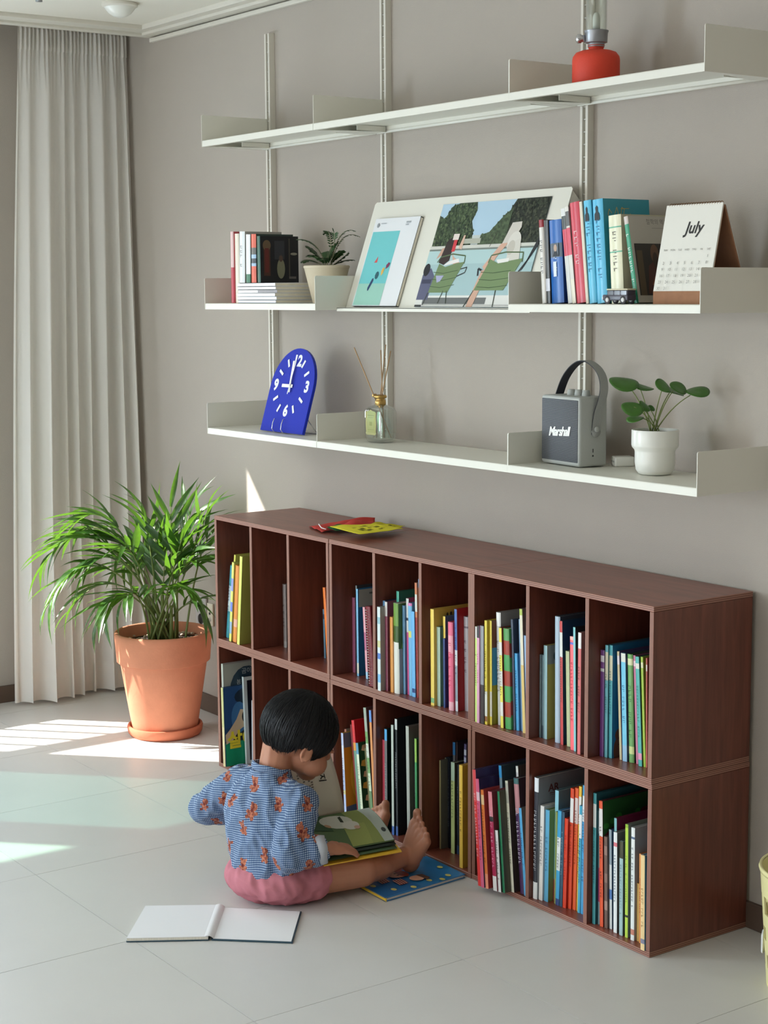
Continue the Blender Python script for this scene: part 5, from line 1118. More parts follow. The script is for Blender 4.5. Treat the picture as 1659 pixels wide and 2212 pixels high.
v = [cur_pt(i/NU, j/NZ) for j in range(NZ+1) for i in range(NU+1)]
f = [(j*(NU+1)+i, j*(NU+1)+i+1, (j+1)*(NU+1)+i+1, (j+1)*(NU+1)+i) for j in range(NZ) for i in range(NU)]
MB().add(v, f, 0, None, True).build('curtain_cloth', M['sheer'], cur)
# doubled hem
v = []; 
for j in range(4):
    for i in range(NU+1):
        p = Vector(cur_pt(i/NU, j/3*0.043)); p.x += 0.0016; v.append(tuple(p))
f = [(j*(NU+1)+i, j*(NU+1)+i+1, (j+1)*(NU+1)+i+1, (j+1)*(NU+1)+i) for j in range(3) for i in range(NU)]
MB().add(v, f, 0, None, True).build('hem', M['sheer'], cur)
v = [tuple(Vector(cur_pt(i/NU, z))+Vector((0.003, 0, 0))) for z in (.955, .985) for i in range(NU+1)]
MB().add(v, [(i, i+1, NU+2+i, NU+1+i) for i in range(NU)], 0, None, True).build('heading_tape', M['sheer'], cur)
MB().box((-0.64, YF, 2.595), (-0.60, -0.01, 2.615)).build('rail', M['trim_paint'], cur)
MB().box((-0.632, -0.53, 2.44), (-0.628, -0.03, 2.60)).build('hook_strip', M['sheer'], cur)

# ceiling fittings
e = empty('smoke_detector', (-0.004, -0.348, ZC), label='white round domed detector on the ceiling near the curtain', cat='detector')
MB().lathe([(0.0, 0), (.056, 0), (.058, -.004), (.058, -.010), (.052, -.014), (.0, -.014)], 40, smooth=True).build('base_ring', M['trim_paint'], e, sharp=40)
MB().lathe([(.050, -.014), (.046, -.020), (.036, -.032), (.022, -.041), (.010, -.044), (0, -.0445)], 40).build('dome', M['ceramic_white'], e)
e = empty('ceiling_sprinkler', (-0.02, -0.62, ZC), label='small grey ceiling fitting at the top left edge', cat='sprinkler')
MB().lathe([(0, -.001), (.020, -.001), (.020, -.006), (.016, -.008), (.0, -.008)], 24).build('plate', M['trim_paint'], e, sharp=40)
MB().lathe([(.010, -.008), (.011, -.018), (.0, -.018)], 20).build('nozzle', M['burner_grey'], e)

# wall socket
mat('socket_grey', (176, 172, 170), 0.5); mat('socket_cream', (216, 208, 190), 0.5)
e = empty('wall_socket', (-0.205, -0.0005, 0.298), label='grey wall socket plate with two black round outlets behind the palm pot', cat='socket')
MB().rbox((0, -.008, 0), (.078, 0, .115), .003, 2).build('plate', M['socket_grey'], e)
for z in (.033, .080): MB().lathe([(0, .0095), (.018, .0095), (.0195, .008), (.0195, .006)], 28, M=Matrix.Rotation(radians(90), 4, 'X')).build('outlet', M['black_gloss'], e, (.039, 0, z))
e = empty('antenna_socket', (-0.122, -0.0005, 0.316), label='narrow cream aerial socket plate next to the bookcase', cat='socket')
MB().rbox((0, -.007, 0), (.040, 0, .080), .002, 2).build('plate', M['socket_cream'], e)
MB().lathe([(0, .0085), (.005, .0085), (.005, .006)], 16, M=Matrix.Rotation(radians(90), 4, 'X')).build('jack', M['black_gloss'], e, (.02, 0, .044))
MB().lathe([(.005, .0085), (.008, .0085), (.008, .006)], 16, M=Matrix.Rotation(radians(90), 4, 'X')).build('jack_ring', M['alu'], e, (.02, 0, .022))

# ------------------------------------------------------------------ palm in the terracotta pot
mat('terracotta', (208, 138, 108), 0.75, spec=0.2, noise_amt=0.12, noise_scale=9, bump=0.2, bump_scale=160)
mat('terracotta_dark', (202, 122, 92), 0.7, spec=0.25, noise_amt=0.12, noise_scale=9, bump=0.2, bump_scale=160)
mat('pebble', (196, 176, 156), 0.7)
def leaf_mat():
    m, nt, b = nodes('palm_leaf')
    tc = N(nt, 'ShaderNodeTexCoord'); nz = N(nt, 'ShaderNodeTexNoise', i_Scale=7.0, i_Detail=2.0); nt.links.new(tc.outputs['Object'], nz.inputs['Vector'])
    cr = N(nt, 'ShaderNodeValToRGB'); cr.color_ramp.elements[0].position = .35; cr.color_ramp.elements[0].color = lin((30, 62, 26)); cr.color_ramp.elements[1].position = .7; cr.color_ramp.elements[1].color = lin((66, 108, 38))
    nt.links.new(nz.outputs['Fac'], cr.inputs[0]); nt.links.new(cr.outputs[0], b.inputs['Base Color']); b.inputs['Roughness'].default_value = 0.33; b.inputs['Specular IOR Level'].default_value = 0.7
    tr = N(nt, 'ShaderNodeBsdfTranslucent'); tr.inputs[0].default_value = lin((110, 160, 46)); mx = N(nt, 'ShaderNodeMixShader'); mx.inputs[0].default_value = 0.3
    out = nt.nodes['Material Output']; nt.links.new(b.outputs[0], mx.inputs[1]); nt.links.new(tr.outputs[0], mx.inputs[2]); nt.links.new(mx.outputs[0], out.inputs[0]); M['palm_leaf'] = m
leaf_mat()
PB = Vector((0.043, -0.271, 0.0))
palm = empty('potted_palm', PB, label='leafy green palm in a large terracotta pot on a saucer', cat='plant')
MB().lathe([(0, .008), (.108, .008), (.112, .020), (.118, .034), (.121, .035), (.126, .034), (.128, .028), (.125, .010), (.118, .001), (0, .001)], 64).build('saucer', M['terracotta_dark'], palm, sharp=60)
MB().lathe([(0, .012), (.104, .012), (.107, .014), (.1115, .03), (.146, .248), (.147, .252), (.151, .2535), (.157, .256), (.1635, .335), (.164, .348), (.162, .354), (.157, .356), (.150, .354), (.147, .348), (.142, .30), (.0, .295)], 72).build('pot', M['terracotta'], palm, sharp=55)
MB().lathe([(0, .318), (.07, .320), (.144, .314)], 32).build('soil', M['soil'], palm)
mb = MB(); rp2 = random.Random(4)
for k in range(90):
    a, r_ = rp2.uniform(0, 2*pi), 0.137*sqrt(rp2.random()); s = rp2.uniform(.005, .010)
    bm = bmesh.new(); bmesh.ops.create_icosphere(bm, subdivisions=1, radius=s)
    for v_ in bm.verts: v_.co.z *= .6
    mb.bm(bm, 0, None, True, Matrix.Translation((r_*cos(a), r_*sin(a), .320+s*.4)))
o = mb.build('pebble_mulch', M['pebble'], palm); o['kind'] = 'stuff'
def leaflet_mesh(L, W_, droop, fold, twist):
    """long blade along +x, arching down"""
    n = 7; v = []; f = []
    for i in range(n+1):
        t = i/n; w_ = W_*(sin(pi*min(1, t*0.85+0.13))**0.8)*(1-t**4); x = L*t*(1-.12*droop*t); z = -droop*L*0.5*t*t
        a = twist*t
        for s in (-1, 0, 1):
            y = s*w_*.5; zz = z + (abs(s)*fold*w_)
            v.append((x, y*cos(a)-(zz-z)*sin(a), z+y*sin(a)+(zz-z)*cos(a)))
    for i in range(n):
        a = i*3
        for s in (0, 1): f.append((a+s, a+3+s, a+4+s, a+1+s))
    me = bpy.data.meshes.new('leaflet'); me.from_pydata(v, [], f); me.materials.append(M['palm_leaf']); me.polygons.foreach_set('use_smooth', [True]*len(f)); me.update(); return me
LM = [leaflet_mesh(1.0, w0, d0, .22, tw) for w0, d0, tw in ((.125, .45, .3), (.14, .7, -.4), (.115, .95, .5), (.15, .6, .1), (.125, 1.2, -.3), (.135, .3, .5))]
rl = random.Random(17); n_leaflets = [0]
def palm_frond(base, ctrl, tip, nl, ll, seed, start=.42):
    P_ = bez(base, ctrl, tip, 16)
    fr = MB().tube(P_, [0.0042*(1-.75*i/16) for i in range(17)], 6).build('frond', M['stem_green'], palm)
    def at(t): f_ = t*16; i = min(int(f_), 15); return P_[i].lerp(P_[i+1], f_-i)
    for k in range(nl):
        t = start+(1-start)*((k+.5)/nl); 
        for s in ((-1, 1) if k < nl-1 else (0,)):
            p = at(min(t, .995)); tg = (at(min(1, t+.04))-at(t-.04)).normalized()
            side = tg.cross(UP)
            side = side.normalized() if side.length > .15 else HR_.copy()
            nrm = side.cross(tg).normalized()
            spread = 0.95-0.55*((t-start)/(1-start))
            dr = (side*s*spread+tg*(1.0 if s else 1.4)+nrm*rl.uniform(-.25, .45)+Vector((rl.uniform(-.2, .2), rl.uniform(-.2, .2), rl.uniform(-.15, .1)))).normalized()
            L = ll*(.65+.6*sin(pi*((t-start)/(1-start)*.8+.15)))*rl.uniform(.8, 1.15)
            yv = (nrm*.9+UP*.2).cross(dr).normalized(); zv = dr.cross(yv).normalized()
            wy = PB.y+(p+dr*L).y
            if wy > -0.05 or (PB.x+(p+dr*L).x > 0.475 and PB.y+(p+dr*L).y > -0.34 and (p+dr*L).z < .83): continue
            m4 = Matrix((dr*L, yv*L, zv*L)).transposed().to_4x4(); m4.translation = p
            o = bpy.data.objects.new('leaflet', rl.choice(LM)); COL.objects.link(o); o.parent = fr; o.matrix_local = m4; n_leaflets[0] += 1
    return fr
FR = [ # tip right, tip up, tip away, arch right, arch up, leaflet pairs, leaflet length
 (-.40, .58, .02, -.22, .86, 9, .17), (-.38, .44, -.08, -.20, .78, 9, .16), (-.33, .66, .10, -.15, .82, 8, .16), (-.27, .73, .00, -.12, .86, 7, .17),
 (-.20, .40, -.14, -.13, .62, 6, .15), (-.33, .40, .04, -.17, .66, 7, .14), (-.07, .77, .02, -.03, .7, 6, .15), (.04, .80, -.02, .03, .62, 5, .16),
 (.11, .78, .05, .05, .66, 6, .15), (.17, .78, -.03, .09, .58, 6, .16), (.18, .70, .06, .12, .66, 6, .14), (.13, .60, -.10, .08, .64, 6, .14),
 (.12, .50, -.12, .05, .56, 5, .13), (-.12, .66, -.14, -.06, .68, 6, .15), (-.04, .70, .14, -.02, .7, 6, .15), (-.16, .54, .14, -.10, .66, 6, .14),
 (-.25, .56, -.05, -.14, .74, 6, .15), (-.14, .62, .06, -.08, .72, 5, .16), (.08, .68, -.06, .05, .60, 5, .16), (.14, .42, -.04, .10, .52, 4, .13),
 (.05, .52, -.16, .02, .56, 5, .14), (-.12, .47, -.16, -.06, .58, 5, .13), (.02, .64, .0, .0, .55, 5, .14)]
for k, (tr, tz, tf, ar, az, nl, ll) in enumerate(FR):
    b_ = HR_*rl.uniform(-.045, .05)+HF_*rl.uniform(-.035, .035)+UP*.316
    if k % 5 == 0: b_ += HR_*.03
    palm_frond(b_, HR_*ar+HF_*tf*.4+UP*az, HR_*tr+HF_*tf+UP*tz, nl, ll, k)
for (r_, f_, h) in ((.0, .0, .18), (-.03, .01, .15), (.045, .0, .20), (.03, -.02, .13)):
    MB().tube([HR_*r_+HF_*f_+UP*.314, HR_*r_*1.1+HF_*f_+UP*(.314+h)], [.008, .005], 8).build('cane', M['stem_green'], palm)

# ------------------------------------------------------------------ prayer flags on the bookcase
flags = empty('flag_garland', (0, 0, 0.8005), label='crumpled red, green and yellow cloth flags lying on the bookcase top', cat='flags')
attr_mat('flag_cloth', 0.85, 0.1, 0.25, 900)
def cloth(name, quad, col, seed, amp, marks=True, z0=0.0):
    """soft wrinkled cloth spanned between four corners (x, y, z)"""
    q = [Vector(p) for p in quad]; n, m_ = 16, 12; v = []; f = []; cols = []
    for j in range(m_+1):
        for i in range(n+1):
            a, b = i/n, j/m_
            p = q[0].lerp(q[1], a).lerp(q[3].lerp(q[2], a), b)
            h = abs(noise.noise(Vector((a*2.2+seed, b*1.6, seed)))*1.2+0.5*noise.noise(Vector((a*5, b*4+seed, 2))))
            p.z += amp*h*(0.4+0.6*sin(pi*a)*sin(pi*b)) + 0.001 + z0
            v.append(tuple(p))
    mb = MB(); rm = random.Random(seed)
    mk = set((rm.randrange(3, n-3), rm.randrange(3, m_-3)) for _ in range(26)) if marks else set()
    for j in range(m_):
        for i in range(n):
            c = shade(col, .55) if (i, j) in mk else col
            mb.add([v[j*(n+1)+i], v[j*(n+1)+i+1], v[(j+1)*(n+1)+i+1], v[(j+1)*(n+1)+i]], [(0, 1, 2, 3)], 0, c, True)
    o = mb.build(name, M['flag_cloth'], flags)
    bm = bmesh.new(); bm.from_mesh(o.data); bmesh.ops.remove_doubles(bm, verts=bm.verts, dist=1e-5); bm.to_mesh(o.data); bm.free()
    ss = o.modifiers.new('s', 'SUBSURF'); ss.levels = ss.render_levels = 1
    sl = o.modifiers.new('t', 'SOLIDIFY'); sl.thickness = 0.0006
cloth('red_flag', [(.905, -.238, 0), (1.04, -.278, 0), (1.075, -.12, .010), (.965, -.040, .014)], (190, 70, 64), 3, .030, False)
cloth('green_flag', [(1.01, -.25, .004), (1.08, -.255, .002), (1.09, -.20, .006), (1.015, -.205, .008)], (44, 92, 54), 5, .010, False, .006)
cloth('yellow_flag', [(1.11, -.215, .006), (1.20, -.15, .004), (1.16, -.07, .004), (1.06, -.10, .006)], (196, 186, 40), 9, .012, True, .010)
cloth('yellow_flag', [(1.06, -.268, .006), (1.222, -.275, .002), (1.235, -.13, .006), (1.12, -.15, .010)], (222, 212, 62), 12, .014, True, .014)
MB().tube([(1.0, -.262, .020), (1.01, -.270, .022), (1.03, -.274, .014), (1.05, -.272, .012)], .0014, 6).build('cord', M['paper_white'], flags)

# ------------------------------------------------------------------ yellow lattice basket at the right edge
mat('basket_yellow', (222, 214, 158), 0.5)
e = empty('laundry_basket', (2.752, -0.137, 0), label='pale yellow plastic lattice basket at the right edge', cat='basket')
def rb_(z): return 0.114+0.019*(z/0.262)
mb = MB(); nseg = 56
rows_ = [(0.0, .045), (.075, .105), (.135, .165), (.205, .262)]
def band(z0, z1, name):
    mb = MB().lathe([(rb_(z0), z0), (rb_(z1), z1), (rb_(z1)-.004, z1), (rb_(z0)-.004, z0), (rb_(z0), z0)], nseg); mb.build(name, M['basket_yellow'], e, sharp=40)
for k, (a, b) in enumerate(rows_): band(a, b, 'band')
MB().lathe([(rb_(.262)-.004, .254), (rb_(.262)+.001, .254), (rb_(.262)+.003, .260), (rb_(.262)+.001, .266), (rb_(.262)-.004, .264)], nseg).build('rim', M['basket_yellow'], e)
MB().lathe([(0, .003), (.112, .003)], nseg).build('base', M['basket_yellow'], e)
def strut(a, z0, z1, wd):
    mb = MB(); r0, r1 = rb_(z0), rb_(z1)
    v = []
    for r_, z in ((r0, z0), (r1, z1)):
        for da in (-wd/2, wd/2):
            for dr in (0.0, -.004): v.append(((r_+dr)*cos(a+da), (r_+dr)*sin(a+da), z))
    return mb.add(v, [(0, 2, 6, 4), (1, 5, 7, 3), (0, 4, 5, 1), (2, 3, 7, 6)])
proto = {}
for r_, (z0, z1) in enumerate(((.045, .075), (.105, .135), (.165, .205))):
    for k in range(20):
        a = (k+.5*(r_ % 2))*2*pi/20
        if r_ not in proto: proto[r_] = strut(0, z0, z1, .15).build('strut', M['basket_yellow'], e); o = proto[r_]
        else: o = proto[r_].copy(); COL.objects.link(o)
        o.rotation_euler = (0, 0, a)
MB().rbox((-.018, -.004, -.022), (.018, .003, .022), .004).build('handle_clip', M['ceramic_white'], e, Vector((rb_(.115)*cos(radians(218)), rb_(.115)*sin(radians(218)), .088))).rotation_euler = (0, 0, radians(218-270))

# ------------------------------------------------------------------ books on the floor
mat('board_dark', (42, 72, 86), 0.5); mat('book_blue', (40, 118, 176), 0.4)
def quad_slab(mb, q, z0, z1, mi=0, col=None):
    v = [(p[0], p[1], z0) for p in q]+[(p[0], p[1], z1) for p in q]
    mb.add(v, [(3, 2, 1, 0), (4, 5, 6, 7), (0, 1, 5, 4), (1, 2, 6, 5), (2, 3, 7, 6), (3, 0, 4, 7)], mi, col)
e = empty('open_picture_book', (0, 0, 0), label='open book with blank white pages lying on the tiles', cat='book')
L0, L1, L2, L3 = (1.645, -1.228), (1.749, -1.070), (1.587, -.946), (1.485, -1.096)     # left leaf: near-left, hinge near, hinge far, far-left
R0, R1, R2, R3 = (1.752, -1.064), (1.879, -.923), (1.727, -.801), (1.588, -.942)
mb = MB(); quad_slab(mb, [L0, L1, L2, L3], .0006, .003); quad_slab(mb, [R0, R1, R2, R3], .0006, .0035); mb.build('cover', M['board_dark'], e)
def inset(q, k):
    c = sum((Vector(p) for p in q), Vector((0, 0)))/4; return [tuple(c+(Vector(p)-c)*k) for p in q]
mb = MB(); quad_slab(mb, inset([L0, L1, L2, L3], .985), .003, .0095); mb.build('page_block', M['pages'], e)
mb = MB(); q = inset([L0, L1, L2, L3], .99); quad_slab(mb, q, .0096, .0106); mb.build('left_page', M['paper_white'], e)
mb = MB(); q = inset([R0, R1, R2, R3], .965); quad_slab(mb, q, .0036, .0046); mb.build('right_page', M['paper_white'], e)
# the page bulge along the hinge
v = []; 
for t in (0, 1):
    a = Vector((*L1, 0)).lerp(Vector((*L2, 0)), t); d_ = (Vector((*R0, 0))-Vector((*L0, 0))).normalized()
    for s, z in ((-.010, .0107), (-.004, .0122), (.002, .0118), (.007, .0095), (.012, .0048)): v.append(tuple(a+d_*s+UP*z))
MB().add(v, [(i, i+1, i+6, i+5) for i in range(4)], 0, None, True).build('hinge_fold', M['paper_white'], e)

e = empty('blue_picture_book', (0, 0, 0), label='closed blue picture book with yellow spine on the floor by the child', cat='book')
q = [(1.620, -.592), (1.790, -.597), (1.772, -.335), (1.602, -.330)]
mb = MB(); quad_slab(mb, q, .0006, .0025, 0, (46, 122, 180)); quad_slab(mb, q, .0085, .0105, 0, (46, 122, 180)); quad_slab(mb, [q[0], q[1], (1.790, -.594), (1.620, -.589)], .0006, .0104, 0, (226, 186, 52)); mb.build('cover', M['book_cover'], e)
mb = MB(); quad_slab(mb, inset(q, .97), .0025, .0085); mb.build('pages', M['pages'], e)
d = Decal((1.605, -.597, .0106), (1, 0, 0), (0, 1, 0), base=.0003)
d.poly([(.012, .003), (.18, .003), (.172, .12), (.006, .12)], (40, 108, 168))
for (x, y) in ((.035, .03), (.06, .018), (.10, .022), (.15, .05), (.165, .10), (.15, .16), (.04, .12), (.03, .2), (.15, .22), (.09, .24), (.165, .19)): d.ell(x, y, .009, .007, (216, 206, 120), 12)
for kx, ky in ((.085, .07), (.12, .10)):
    d.poly([(kx-.02, ky-.02), (kx+.02, ky-.024), (kx+.018, ky+.004), (kx-.014, ky+.008)], (150, 52, 54))
    for i in range(4): d.line([(kx-.018, ky-.018+.007*i), (kx+.018, ky-.021+.007*i)], .002, (226, 216, 200))
d.ell(.075, .115, .022, .026, (206, 150, 120)); d.ell(.075, .13, .024, .014, (140, 60, 44)); d.poly([(.04, .10), (.03, .14), (.055, .15), (.06, .12)], (176, 70, 60)); d.ell(.125, .14, .018, .02, (216, 166, 140)); d.poly([(.105, .15), (.15, .155), (.14, .17), (.11, .168)], (90, 60, 50))
d.ell(.068, .112, .003, .004, (40, 30, 30), 8); d.ell(.082, .112, .003, .004, (40, 30, 30), 8); d.line([(.02, .165), (.16, .175)], .0012, (30, 90, 150)); d.build('cover_picture', e)

# ------------------------------------------------------------------ the child reading on the floor
def V(*a): return Vector(a)
def frustum(bm, p, q, r1, r2, n=18):
    """closed capsule with tapering radius"""
    p, q = Vector(p), Vector(q); ax = (q-p); L = ax.length; ax.normalize(); s = ax.orthogonal().normalized(); t = ax.cross(s)
    rings = []
    for k in range(1, 6):
        a = -pi/2 + k*pi/2/5; rings.append((p+ax*r1*sin(a), r1*cos(a)))
    for k in range(1, 4): rings.append((p+ax*L*k/4, r1+(r2-r1)*k/4))
    for k in range(0, 5):
        a = k*pi/2/5; rings.append((q+ax*r2*sin(a), r2*cos(a)))
    a0 = bm.verts.new(p-ax*r1); prev = None
    for c, r_ in rings:
        cur_ = [bm.verts.new(c+(s*cos(2*pi*i/n)+t*sin(2*pi*i/n))*r_) for i in range(n)]
        if prev is None:
            for i in range(n): bm.faces.new((a0, cur_[(i+1) % n], cur_[i]))
        else:
            for i in range(n): bm.faces.new((prev[i], prev[(i+1) % n], cur_[(i+1) % n], cur_[i]))
        prev = cur_
    a1 = bm.verts.new(q+ax*r2)
    for i in range(n): bm.faces.new((prev[i], prev[(i+1) % n], a1))
def ellipsoid(bm, c, ax, rad, n=28):
    m4 = Matrix((ax[0].normalized()*rad[0], ax[1].normalized()*rad[1], ax[2].normalized()*rad[2])).transposed().to_4x4(); m4.translation = Vector(c)
    bmesh.ops.create_uvsphere(bm, u_segments=n, v_segments=n//2+2, radius=1.0, matrix=m4)
def loft(bm, secs, n=40, flat=0.0):
    """sections (centre, side axis, fwd axis, half-width, half-depth)"""
    prev = None; first = None
    for c, s, f_, hw, hd in secs:
        c = Vector(c); cur_ = []
        for i in range(n):
            a = 2*pi*i/n; ca, sa = cos(a), sin(a); e_ = .9
            cur_.append(bm.verts.new(c+s*hw*(abs(ca)**e_)*(1 if ca > 0 else -1)+f_*hd*(abs(sa)**e_)*(1 if sa > 0 else -1)))
        if prev is None: bm.faces.new(list(reversed(cur_)))
        else:
            for i in range(n): bm.faces.new((prev[i], prev[(i+1) % n], cur_[(i+1) % n], cur_[i]))
        prev = cur_
    bm.faces.new(prev)
def remeshed(name, bm, mt, parent, voxel, smooth_it=4, fac=.5, post=None):
    bmesh.ops.recalc_face_normals(bm, faces=bm.faces[:])
    me = bpy.data.meshes.new(name); bm.to_mesh(me); bm.free()
    o = bpy.data.objects.new(name, me); COL.objects.link(o)
    r_ = o.modifiers.new('r', 'REMESH'); r_.mode = 'VOXEL'; r_.voxel_size = voxel
    s_ = o.modifiers.new('s', 'SMOOTH'); s_.iterations = smooth_it; s_.factor = fac
    dg = bpy.context.evaluated_depsgraph_get()
    me2 = bpy.data.meshes.new_from_object(o.evaluated_get(dg)); bpy.data.objects.remove(o); bpy.data.meshes.remove(me)
    if post: post(me2)
    me2.name = name; me2.materials.clear(); me2.materials.append(mt); me2.polygons.foreach_set('use_smooth', [True]*len(me2.polygons)); me2.update()
    o = bpy.data.objects.new(name, me2); COL.objects.link(o); o.parent = parent
    return o
mat('skin', (178, 122, 95), 0.5, spec=0.4, sub=0.15, noise_amt=0.05, noise_scale=30)
m, nt, b = nodes('hair')
tc = N(nt, 'ShaderNodeTexCoord'); b.inputs['Base Color'].default_value = lin((13, 11, 13)); b.inputs['Roughness'].default_value = 0.5; b.inputs['Specular IOR Level'].default_value = 0.35
b.inputs['Anisotropic'].default_value = 0.5; M['hair'] = m
# gingham shirt with little teddy bears
child = empty('person', (1.595, -0.79, 0), label='barefoot child with black hair, blue checked bear shirt and pink shorts, reading on the floor', cat='person')
CO = Vector((1.595, -0.79, 0))
def L(p): return Vector(p)-CO
HC = V(1.568, -.700, .408); hf = V(.124, .892, -.435).normalized(); hu = (V(.05, 0, 1)-hf*V(.05, 0, 1).dot(hf)).normalized(); hr = hf.cross(hu).normalized()
def H(r_, f_, u_): return HC+hr*r_+hf*f_+hu*u_
bm = bmesh.new(); AX = (hr, hf, hu)
ellipsoid(bm, L(H(0, -.004, .004)), AX, (.076, .088, .080)); ellipsoid(bm, L(H(0, .040, -.045)), AX, (.064, .058, .062)); ellipsoid(bm, L(H(0, .068, -.094)), AX, (.030, .028, .024))
for s in (-1, 1):
    ellipsoid(bm, L(H(s*.034, .058, -.066)), AX, (.034, .036, .034)); ellipsoid(bm, L(H(s*.030, .089, -.022)), AX, (.020, .010, .006))
    # ear: shell with a rim and lobe
    ec = H(s*.078, .004, -.044)
    ellipsoid(bm, L(ec), ((hr*s+hf*-.5), hf+hr*.4*s, hu), (.006, .015, .021)); ellipsoid(bm, L(ec-hu*.016+hf*.002-hr*s*.003), AX, (.005, .008, .009))
    pts = [ec+hr*s*.005+(hf*cos(a)*.013+hu*sin(a)*.019) for a in [radians(d_) for d_ in range(-60, 240, 30)]]
    for a_, b_ in zip(pts[:-1], pts[1:]): frustum(bm, L(a_), L(b_), .0035, .0035, 8)
ellipsoid(bm, L(H(0, .104, -.044)), AX, (.0105, .012, .010)); frustum(bm, L(H(0, .096, -.018)), L(H(0, .104, -.040)), .006, .0085); 
for s in (-1, 1): ellipsoid(bm, L(H(s*.009, .099, -.047)), AX, (.006, .008, .006))
ellipsoid(bm, L(H(0, .092, -.070)), AX, (.017, .008, .0045)); ellipsoid(bm, L(H(0, .090, -.078)), AX, (.014, .008, .0050))
NB = V(1.553, -.770, .292)
frustum(bm, L(NB), L(H(0, -.030, -.058)), .041, .040); frustum(bm, L(NB+V(0, -.006, -.03)), L(NB), .05, .041)
for s in (-1, 1): frustum(bm, L(NB+V(s*.016, -.022, 0)), L(H(s*.014, -.062, -.045)), .013, .012)
# torso core under the shirt
sr, sf = V(.97, .24, 0).normalized(), V(-.24, .97, 0).normalized()
loft(bm, [(L((1.60, -.80, .03)), sr, sf, .085, .07), (L((1.59, -.80, .12)), sr, sf, .082, .062), (L((1.562, -.795, .20)), sr, sf, .084, .06), (L((1.555, -.785, .25)), sr, sf, .08, .05), (L((1.552, -.778, .285)), sr, sf, .05, .042)])
# arms
RS, RE, RW = V(1.650, -.755, .248), V(1.700, -.818, .142), V(1.733, -.732, .146)
LS, LE, LW = V(1.458, -.800, .262), V(1.368, -.858, .182), V(1.448, -.700, .165)
for S, E_, W_ in ((RS, RE, RW), (LS, LE, LW)): frustum(bm, L(S), L(E_), .031, .025); frustum(bm, L(E_), L(W_), .025, .0175)
def hand(bm, W_, fwd, side, up_, s, curl):
    """palm plus five separate fingers; side points to the little finger"""
    fwd, side, up_ = fwd.normalized(), side.normalized(), up_.normalized()
    P_ = W_+fwd*.028
    ellipsoid(bm, L(P_), (side, fwd, up_), (.023, .030, .0115)); frustum(bm, L(W_), L(W_+fwd*.015), .0165, .016)
    for k, (o_, l_) in enumerate(((-.0175, .021), (-.006, .0245), (.0055, .023), (.0165, .018))):
        b_ = P_+fwd*.020+side*o_; d_ = fwd; c1 = b_+(d_*cos(curl*.5)-up_*sin(curl*.5))*l_; c2 = c1+(d_*cos(curl*1.2)-up_*sin(curl*1.2))*l_*.62; c3 = c2+(d_*cos(curl*1.8)-up_*sin(curl*1.8))*l_*.45
        frustum(bm, L(b_), L(c1), .0066, .0060, 10); frustum(bm, L(c1), L(c2), .0060, .0054, 10); frustum(bm, L(c2), L(c3), .0054, .0046, 10)
    t0 = W_+fwd*.014-side*.016; t1 = t0-side*.014+fwd*.017-up_*.003; t2 = t1+fwd*.017-side*.002-up_*.002
    frustum(bm, L(t0), L(t1), .0085, .0070, 10); frustum(bm, L(t1), L(t2), .0070, .0055, 10)
hand(bm, RW, V(.08, .95, -.12), V(.95, -.1, -.25), V(.2, .10, .97), 1, .40)
hand(bm, LW, V(.30, .80, .25), V(-.75, .35, -.3), V(-.45, -.25, .8), -1, .9)
# legs
RH, RK, RA = V(1.650, -.785, .062), V(1.706, -.610, .060), V(1.678, -.462, .056)
LH, LK, LA = V(1.550, -.795, .062), V(1.492, -.610, .066), V(1.486, -.440, .048)
for Hh, K_, A_ in ((RH, RK, RA), (LH, LK, LA)):
    frustum(bm, L(Hh), L(K_), .054, .042); frustum(bm, L(K_), L(A_), .040, .025)
    m_ = K_.lerp(A_, .38); ellipsoid(bm, L(m_+V(0, 0, -.004)), ((A_-K_).normalized(), V(0, 0, 1).cross((A_-K_).normalized()), V(0, 0, 1)), (.055, .036, .036))
def foot(bm, A_, heel, t_big, t_little, s):
    heel, t_big, t_little = Vector(heel), Vector(t_big), Vector(t_little)
    ellipsoid(bm, L(heel), (V(1, 0, 0), V(0, 1, 0), V(0, 0, 1)), (.025, .026, .026)); frustum(bm, L(A_), L(heel+V(0, .0, .012)), .026, .025)
    up_ = ((t_big+t_little)/2-heel).normalized()
    for k in range(5):
        t = k/4; tb = t_big.lerp(t_little, t)-up_*0.0
        tl = (.023, .019, .017, .015, .013)[k]; rr = (.0115, .0085, .0080, .0075, .0075)[k]
        ball = tb-up_*.012
        frustum(bm, L(heel+up_*.020+(tb-t_big.lerp(t_little, .5))*.35+V(0, -.006, 0)), L(ball), .022, .0145, 12)
        tip = tb+up_*(tl-.004)+V(0, -.004, 0)
        frustum(bm, L(ball), L(tb+up_*.004), .0115, rr*.86, 12); frustum(bm, L(tb+up_*.004), L(tip), rr*.86, rr, 12)
foot(bm, RA, (1.678, -.440, .0375), (1.662, -.408, .141), (1.722, -.418, .110), 1)
foot(bm, LA, (1.484, -.415, .028), (1.500, -.388, .118), (1.446, -.400, .096), -1)
for v_ in bm.verts:
    if v_.co.z < 0.003: v_.co.z = 0.003
body = remeshed('body', bm, M['skin'], child, 0.0031, 3, .5)
